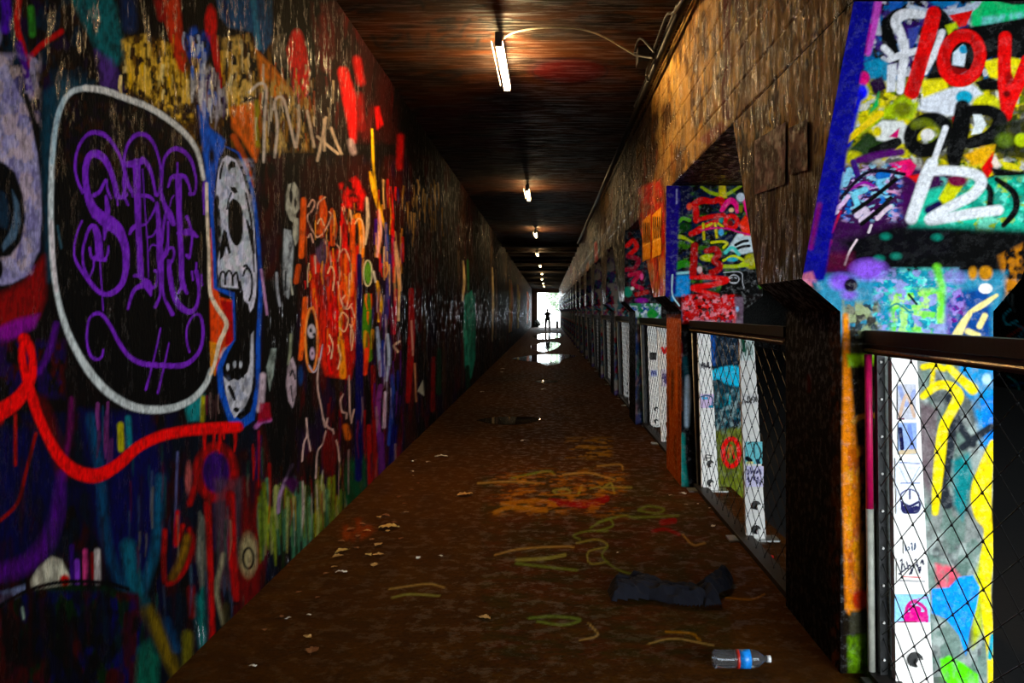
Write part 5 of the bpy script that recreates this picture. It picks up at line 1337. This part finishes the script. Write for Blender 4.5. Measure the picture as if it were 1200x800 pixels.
poster(765, 775.5, 252, 303, 1.04, (214, 150, 66), pA, 'narrow tan poster with dark lettering, beside the other')
def pB(P, u0, u1, v0, v1):
    P.mottle(u0, u1, v0, v1, [(96, 72, 76), (150, 120, 120), (70, 50, 50)], 8, 14, .8, .5, 99, 1)
poster(886, 922, 165, 228, 1.088, (176, 144, 148), pB, 'torn grey-lilac paper sheet pasted on the pier side', .05)
poster(926, 948, 150, 205, 1.086, (150, 112, 104), pB, 'torn brownish paper sheet pasted next to the purple edge', .08)

# ------------------------------------------------------------------ puddles
m, nt, b = nodes('still_water')
b.inputs['Base Color'].default_value = (.012, .009, .006, 1); b.inputs['Roughness'].default_value = .03
b.inputs['IOR'].default_value = 1.33
tcw = nt.nodes.new('ShaderNodeTexCoord'); nw = nt.nodes.new('ShaderNodeTexNoise'); nw.inputs['Scale'].default_value = 6
bw = nt.nodes.new('ShaderNodeBump'); bw.inputs['Strength'].default_value = .012; bw.inputs['Distance'].default_value = .02
nt.links.new(tcw.outputs['Object'], nw.inputs['Vector']); nt.links.new(nw.outputs['Fac'], bw.inputs['Height']); nt.links.new(bw.outputs['Normal'], b.inputs['Normal'])
M_WATER = m
def puddle(outline, label):
    c = spline(outline + [outline[0]], 6)[:-1]
    top = [onZ(x, y, .006) for x, y in c]
    n = len(top)
    cen = sum(top, Vector()) / n
    v = [p for p in top] + [cen] + [Vector((p.x, p.y, -.004)) for p in top]
    f = [(i, (i + 1) % n, n) for i in range(n)] + [(i, n + 1 + i, n + 1 + (i + 1) % n, (i + 1) % n) for i in range(n)]
    mb = MB().add(v, f)
    tag(mb.build('puddle', M_WATER), label, 'puddle')
puddle([(558, 492), (575, 489), (600, 488), (622, 488.5), (633, 490.5), (626, 494), (606, 497), (580, 496.5)], 'dark oval puddle in the middle of the walkway floor')
puddle([(626, 446), (640, 445), (654, 446), (648, 448), (632, 448)], 'small thin puddle beyond the oval one')
puddle([(600, 420), (625, 416), (660, 415), (676, 417), (660, 421), (654, 426), (640, 428), (630, 424), (612, 422.5)], 'wide ragged puddle far along the walkway')
puddle([(622, 405), (640, 401), (656, 402), (652, 408), (638, 412), (624, 409)], 'bright puddle reflecting the exit')
puddle([(624, 393), (640, 390.5), (662, 391.5), (652, 396), (630, 397)], 'brightest puddle nearest the exit')

# ------------------------------------------------------------------ litter
def cols_mat(name, c, rough=.6):
    return mat_plain(name, c, rough, noise=.3, scale=30)
M_LEAF = [cols_mat('dry_leaf_tan', (196, 150, 84)), cols_mat('dry_leaf_brown', (130, 76, 36)), cols_mat('dry_leaf_yellow', (206, 170, 90))]
M_PAPER = cols_mat('white_paper_scrap', (226, 220, 206))
def leaf_mesh(kind, seed):
    r = random.Random(seed)
    n = 10
    v, f = [], []
    for i in range(n + 1):
        t = i / n
        w = (math.sin(math.pi * t ** .8) * .34 + .01) * (1 + .25 * r.uniform(-1, 1)) if kind == 'leaf' else (.26 + .12 * r.uniform(-1, 1))
        z = .10 * math.sin(t * 3) + .05 * r.uniform(0, 1)
        v += [(t - .5, -w, z + .10 * r.random()), (t - .5, 0, z), (t - .5, w, z + .10 * r.random())]
    for i in range(n):
        for j in range(2):
            a = i * 3 + j
            f.append((a, a + 3, a + 4, a + 1))
    if kind == 'leaf':
        v += [(-.5, -.012, .01), (-.75, -.012, .05), (-.75, .012, .05), (-.5, .012, .01)]
        k = len(v) - 4; f.append((k, k + 1, k + 2, k + 3))
    me = bpy.data.meshes.new(kind)
    zmin = min(p[2] for p in v)
    me.from_pydata([(x, y, z - zmin) for x, y, z in v], [], f)
    return me
LM = [[leaf_mesh('leaf', 10 * m_ + s) for s in range(3)] for m_ in range(3)]
for m_ in range(3):
    for me in LM[m_]: me.materials.append(M_LEAF[m_])
PM = [leaf_mesh('paper', 60 + s) for s in range(3)]
for me in PM: me.materials.append(M_PAPER)
def litter(x, y, size_px, kind, mi, label, group, rot=None):
    p = onZ(x, y, .007)
    s = size_px * p.y / F
    me = random.choice(LM[mi]) if kind == 'leaf' else random.choice(PM)
    o = bpy.data.objects.new('dry_leaf' if kind == 'leaf' else 'paper_scrap', me)
    COL.objects.link(o)
    o.location = p; o.scale = (s, s, s * .8)
    o.rotation_euler = (0, 0, rot if rot is not None else random.uniform(0, 6.28))
    tag(o, label, 'leaf' if kind == 'leaf' else 'paper', group)
litter(545, 580, 20, 'leaf', 0, 'pale tan leaf lying alone in mid floor beside the chalk marks', None, .5)
litter(456, 618, 24, 'leaf', 2, 'large curled yellow leaf beside the litter at the left wall', None, .1)
litter(568, 724, 17, 'leaf', 0, 'single tan leaf on the dark near floor', None, -.6)
litter(517, 535, 15, 'paper', 0, 'crumpled white paper scrap near the left wall', None, .2)
litter(613, 516, 7, 'paper', 0, 'small upright white scrap beyond the oval puddle', None, 1.2)
litter(637, 456, 6, 'paper', 0, 'tiny white scrap near the small thin puddle', None, 1.0)
gL, gP = 'dry leaves along the foot of the left wall', 'small paper scraps along the left wall'
for x, y, s, m_ in ((452, 604, 12, 1), (444, 606, 9, 0), (400, 646, 18, 2), (396, 652, 14, 0), (432, 650, 11, 2), (443, 650, 13, 0), (439, 662, 13, 0), (420, 628, 10, 1), (444, 638, 14, 0), (470, 631, 8, 1), (412, 620, 12, 1), (424, 614, 10, 1), (430, 622, 9, 0),
                    (436, 632, 8, 1), (400, 634, 9, 1), (418, 642, 8, 1), (454, 622, 8, 0), (462, 612, 7, 1), (474, 590, 7, 1), (482, 574, 7, 1), (468, 582, 8, 1), (490, 566, 6, 1), (360, 746, 13, 0), (366, 762, 20, 1), (330, 722, 8, 1), (350, 694, 9, 1), (382, 672, 9, 1), (392, 664, 8, 0), (310, 738, 8, 1), (372, 700, 8, 1)):
    litter(x, y, s, 'leaf', m_, 'small dry leaf in the litter along the foot of left wall', gL)
for x, y, s in ((400, 670, 13), (338, 724, 7), (296, 780, 9), (362, 720, 6), (483, 540, 5), (487, 539, 3), (483, 552, 5), (484, 557, 3), (476, 600, 6), (502, 541, 6), (565, 459, 5), (589, 432, 5), (588, 436, 4), (516, 651, 6), (490, 653, 9)):
    litter(x, y, s, 'paper', 0, 'tiny white paper scrap on the floor by left wall', gP)
gR = 'small scraps near the fence foot'
for x, y, s in ((786, 580, 5), (800, 578, 9), (804, 591, 4), (818, 590, 4), (832, 595, 4), (724, 467, 5), (765, 518, 4), (836, 616, 8), (724, 647, 4), (872, 636, 4)):
    litter(x, y, s, 'paper', 0, 'tiny scrap on the walkway floor near the fence foot', gR)
# red bottle cap
c = onZ(902, 653, .007)
mb = MB().tube([c, c + Vector((0, 0, .012))], .024, 16)
cap_o = tag(mb.build('bottle_cap', mat_plain('red_plastic', (200, 20, 16), .4)), 'flat red cap on the floor behind the fence', 'cap')

# dropped jacket
def cloth(poly, hmax, seed, name, parent, mat):
    P3 = [onZ(x, y, 0) for x, y in poly]
    px = np.array([(p.x, p.y) for p in P3])
    x0, y0 = px.min(0) - .01; x1, y1 = px.max(0) + .01
    nx, ny = 200, 140
    gx, gy = np.meshgrid(np.linspace(x0, x1, nx), np.linspace(y0, y1, ny), indexing='ij')
    x, y = gx.ravel(), gy.ravel()
    ins = np.zeros(len(x), bool); best = np.full(len(x), 1e9)
    for k in range(len(px)):
        a, b2 = px[k], px[(k + 1) % len(px)]
        if a[1] != b2[1]:
            ins ^= ((a[1] > y) != (b2[1] > y)) & (x < (b2[0] - a[0]) * (y - a[1]) / (b2[1] - a[1]) + a[0])
        d = b2 - a; t = np.clip(((x - a[0]) * d[0] + (y - a[1]) * d[1]) / (d @ d), 0, 1)
        best = np.minimum(best, np.hypot(x - a[0] - t * d[0], y - a[1] - t * d[1]))
    h = np.where(ins, np.clip(best / .05, 0, 1) ** .6, 0)
    ridge = 1 - np.abs(fbm(x * 9 + seed, y * 14 + x * 5) - .5) * 3.2
    z = .008 + h * hmax * (.35 + .65 * ridge.clip(0, 1))
    Q = grid_quads(nx, ny)
    Q = Q[ins[Q].all(1)]
    used = np.unique(Q); rm = np.zeros(len(x), int); rm[used] = np.arange(len(used))
    return link(name, raw_mesh(name, np.stack([x, y, z], 1)[used], rm[Q]), mat, parent)
M_JACKET = mat_plain('navy_cloth', (7, 8, 26), .95, noise=.4, scale=60)
jr = tag(empty('jacket', onZ(780, 700, 0)), 'dark navy jacket dropped in a heap on the floor', 'jacket')
cloth([(711, 694), (722, 678), (740, 682), (762, 684), (790, 691), (812, 692), (836, 690), (844, 704), (820, 714), (790, 712), (760, 706), (716, 707)], .085, 3, 'body', jr, M_JACKET)
cloth([(818, 690), (832, 686), (840, 676), (852, 676), (860, 684), (856, 694), (842, 700), (846, 712), (826, 714), (814, 704)], .10, 9, 'sleeve', jr, M_JACKET)

# plastic bottle lying on its side
def lathe_x(prof, c, n=20):
    v, f = [], []
    for t, r in prof:
        for k in range(n):
            a = 2 * math.pi * k / n
            v.append((c.x + t, c.y + r * math.cos(a), c.z + r * math.sin(a)))
    for i in range(len(prof) - 1):
        for k in range(n):
            f.append((i*n + k, i*n + (k+1) % n, (i+1)*n + (k+1) % n, (i+1)*n + k))
    f.append(tuple(range(n))[::-1]); f.append(tuple((len(prof)-1)*n + k for k in range(n)))
    return MB().add(v, f)
m, nt, b = nodes('clear_plastic')
tcb = nt.nodes.new('ShaderNodeTexCoord'); nb = nt.nodes.new('ShaderNodeTexNoise'); nb.inputs['Scale'].default_value = 40
bb_ = nt.nodes.new('ShaderNodeBump'); bb_.inputs['Strength'].default_value = .2; bb_.inputs['Distance'].default_value = .005
nt.links.new(tcb.outputs['Object'], nb.inputs['Vector']); nt.links.new(nb.outputs['Fac'], bb_.inputs['Height']); nt.links.new(bb_.outputs['Normal'], b.inputs['Normal'])
b.inputs['Base Color'].default_value = (.6, .62, .64, 1); b.inputs['Roughness'].default_value = .08; b.inputs['Transmission Weight'].default_value = .95; b.inputs['IOR'].default_value = 1.3
M_CLEAR = m
bc = onZ(838, 790, 0); bc = Vector((bc.x, bc.y + .05, .046))
br = tag(empty('plastic_bottle', (bc.x + .12, bc.y, 0)), 'clear ribbed plastic bottle with blue label lying on the floor', 'bottle')
prof = [(0, .03), (.006, .038)]
for k in range(7):
    prof += [(.012 + .015 * k, .040), (.018 + .015 * k, .0365)]
prof += [(.125, .039), (.175, .039), (.195, .034), (.215, .02), (.222, .0135), (.235, .0135)]
lathe_x(prof, bc).build('body', M_CLEAR, br, True)
o = lathe_x([(.112, .0402), (.160, .0402)], bc).build('wrap_label', mat_plain('blue_label', (30, 130, 220), .35, noise=.5, scale=30), br, True)
lathe_x([(.100, .0405), (.112, .0405)], bc).build('label_band', mat_plain('red_band', (170, 40, 30), .4), br, True)
lathe_x([(.234, .015), (.250, .015), (.251, .012)], bc).build('cap', mat_plain('white_cap', (220, 220, 220), .4), br, True)

# ------------------------------------------------------------------ the far exit: portal, outside, person
M_PORTAL = mat_plain('pale_worn_concrete', (130, 124, 112), .8, noise=.3, scale=3)
def struct(name, a, b, mat, label, cat):
    return tag(MB().box(a, b).build(name, mat), label, cat, kind='structure')
struct('wall_left', (XL - .3, Y_NEAR, -.4), (XL - .012, Y_FAR + .3, ZC), M_CONC, 'solid concrete mass behind the painted left wall', 'wall')
struct('wall_shade_rear', (XL - .3, Y_NEAR - .3, -.4), (1.2, Y_NEAR, ZC), M_CONC, 'added unseen wall behind the viewer that keeps daylight off the walkway', 'wall')  # made-up wall, blocks daylight to darken the near floor
struct('wall_shade_parapet', (1.34, Y_NEAR, 0), (1.46, .5, 1.25), M_CONC, 'added unseen parapet behind the viewer that shades the lower left wall', 'parapet')  # made-up block that dims the lower left wall and near floor
struct('trim_1', (XL, Y_FAR - .4, 3.42), (XR + .6, Y_FAR + .1, ZC), M_PORTAL, 'concrete lintel over the bright far exit', 'lintel')
struct('trim_2', (XL, Y_FAR - .4, 0), (-1.02, Y_FAR + .1, 3.42), M_PORTAL, 'concrete jamb at left of the bright exit', 'jamb')
struct('trim_3', (1.22, Y_FAR - .4, 0), (XFL, Y_FAR + .1, 3.42), M_PORTAL, 'concrete jamb at right of the bright exit', 'jamb')
struct('floor', (-30, Y_FAR, -.6), (XFL, Y_FAR + 60, -.02), mat_plain('pale_path', (170, 170, 160), .9, noise=.2, scale=2), 'pale sunlit ground beyond the exit', 'ground')

struct('wall_glare_stop', (XFL, Y_FAR, ZROAD), (XROAD, Y_FAR + .3, ZC), M_CONC, 'added wall closing the road end to stop exit glare', 'wall')  # made-up end wall, keeps daylight of the road mouth out

def foliage(name, c, rx, rz, n, seed, mat, label, trunk=True, cat='tree', leaf=.35):
    r = random.Random(seed)
    root = tag(empty(name, (c[0], c[1], c[2])), label, cat)
    mb = MB()
    for k in range(n):
        while True:
            d = Vector((r.uniform(-1, 1), r.uniform(-1, 1), r.uniform(-1, 1)))
            if d.length < 1: break
        p = Vector((c[0] + d.x * rx, c[1] + d.y * rx, c[2] + (rz * 1.0 + d.z * rz if not trunk else rz * 1.6 + d.z * rz)))
        a = Vector((r.uniform(-1, 1), r.uniform(-1, 1), r.uniform(-1, 1))).normalized() * leaf
        b2 = a.orthogonal().normalized() * leaf * .5
        mb.add([p - a, p + b2, p + a, p - b2], [(0, 1, 2, 3)])
    mb.build('foliage', mat, root)
    tb = MB()
    top = c[2] + (rz * 1.6 if trunk else rz)
    tb.tube([(c[0], c[1], c[2]), (c[0] + .1, c[1], (c[2] + top) / 2), (c[0], c[1], top)], [rx * .09, rx * .07, rx * .03], 8)
    tb.build('trunk', M_KERB, root)
M_GREEN = mat_plain('leaf_green', (136, 152, 128), .8, noise=.3, scale=3)
M_DKGREEN = mat_plain('dark_leaf_green', (26, 34, 20), .8, noise=.3, scale=8)
foliage('broadleaf_tree', (1.9, 120, -.02), 2.2, 2.4, 900, 1, M_GREEN, 'pale sunlit tree seen through the exit')
foliage('shrub', (-1.05, Y_FAR - .6, 0), .35, .35, 160, 3, M_DKGREEN, 'dark shrub at the left foot of the exit', False, 'shrub', .12)
bo = tag(empty('bollard', (.88, 80, 0)), 'short dark bollard at the right foot of the exit', 'bollard')
MB().tube([(.88, 80, 0), (.88, 80, .62)], .11, 12).build('shaft', M_BLACK, bo, True)
MB().tube([(.88, 80, .62), (.88, 80, .66), (.88, 80, .70)], [.135, .135, .05], 12).build('cap', M_BLACK, bo, True)

# person standing before the exit
PY = 70.0
def skin(name, verts, edges, radii, mat, parent=None, root=0):
    me = bpy.data.meshes.new(name)
    me.from_pydata(verts, edges, [])
    o = link(name, me, mat, parent)
    md = o.modifiers.new('skin', 'SKIN'); md.use_smooth_shade = True
    for i, r in enumerate(radii):
        me.skin_vertices[0].data[i].radius = (r, r) if not isinstance(r, tuple) else r
    me.skin_vertices[0].data[root].use_root = True
    o.modifiers.new('sub', 'SUBSURF').levels = 1
    o.modifiers['sub'].render_levels = 2
    return o
m_skin = mat_plain('skin', (60, 42, 34), .6)
m_cloth = mat_plain('dark_clothing', (10, 11, 15), .9)
px_ = -.02
V = [(px_, PY, .98), (px_, PY, 1.16), (px_, PY, 1.36), (px_, PY, 1.52), (px_, PY, 1.66),
     (px_ - .12, PY, .90), (px_ - .15, PY - .03, .50), (px_ - .17, PY + .02, .09), (px_ - .18, PY - .13, .035),
     (px_ + .12, PY, .90), (px_ + .15, PY - .03, .50), (px_ + .17, PY + .02, .09), (px_ + .18, PY - .13, .035),
     (px_ - .19, PY, 1.42), (px_ - .30, PY + .03, 1.20), (px_ - .33, PY - .06, .98), (px_ - .34, PY - .08, .88),
     (px_ + .19, PY, 1.42), (px_ + .34, PY + .05, 1.22), (px_ + .22, PY - .06, 1.05), (px_ + .16, PY - .08, 1.02)]
E = [(0, 1), (1, 2), (2, 3), (3, 4), (0, 5), (5, 6), (6, 7), (7, 8), (0, 9), (9, 10), (10, 11), (11, 12), (2, 13), (13, 14), (14, 15), (15, 16), (2, 17), (17, 18), (18, 19), (19, 20)]
R = [(.17, .12), (.15, .11), (.18, .12), .075, .07, .10, .065, .045, .04, .10, .065, .045, .04, .07, .05, .042, .035, .07, .05, .042, .035]
pr = tag(empty('person', (px_, PY, 0)), 'person in dark clothes standing silhouetted before the bright exit', 'person')
body = skin('body', V, E, R, m_skin, pr)
hd = skin('head', [(px_, PY, 1.54), (px_, PY - .01, 1.64), (px_, PY - .012, 1.73), (px_, PY - .115, 1.645), (px_ - .10, PY, 1.65), (px_ + .10, PY, 1.65)], [(0, 1), (1, 2), (1, 3), (1, 4), (1, 5)], [.075, (.10, .12), (.09, .11), .018, .02, .02], m_skin, pr)
skin('hair', [(px_, PY + .035, 1.64), (px_, PY + .02, 1.74), (px_, PY + .01, 1.80)], [(0, 1), (1, 2)], [(.10, .10), (.115, .125), (.09, .10)], mat_plain('dark_hair', (20, 14, 12), .7), hd)
skin('shirt', [(px_, PY, .84), V[1], V[2], (px_, PY, 1.47), V[13], V[14], V[17], V[18]], [(0, 1), (1, 2), (2, 3), (2, 4), (4, 5), (2, 6), (6, 7)], [(.24, .17), (.19, .145), (.205, .145), .085, .085, .07, .085, .07], m_cloth, pr)
skin('trousers', [(px_, PY, 1.03), V[5], V[6], (V[7][0], PY + .02, .14), V[9], V[10], (V[11][0], PY + .02, .14)], [(0, 1), (1, 2), (2, 3), (0, 4), (4, 5), (5, 6)], [(.19, .14), .125, .095, .085, .125, .095, .085], m_cloth, pr)
for k in (8, 12):
    skin('shoe', [(V[k][0], PY + .06, .05), (V[k][0], PY - .05, .05), (V[k][0], PY - .16, .04)], [(0, 1), (1, 2)], [.055, .055, .045], m_cloth, pr)
bx = px_ - .06
bg = tag(empty('shoulder_bag', (px_ - .34, PY - .08, .62)), 'olive bag hanging from the hand of the person', 'bag')
mb = MB().hexa([(bx - .42, PY - .14, .50), (bx - .26, PY - .14, .50), (bx - .26, PY - .04, .50), (bx - .42, PY - .04, .50)], [(bx - .40, PY - .12, .74), (bx - .28, PY - .12, .74), (bx - .28, PY - .06, .74), (bx - .40, PY - .06, .74)])
mb.build('bag_body', mat_plain('olive_canvas', (60, 66, 30), .9), bg)
MB().tube([(bx - .39, PY - .09, .73), (bx - .36, PY - .09, .82), (bx - .285, PY - .085, .868), (bx - .27, PY - .085, .82), (bx - .29, PY - .09, .73)], .012, 6).build('strap', m_cloth, bg)
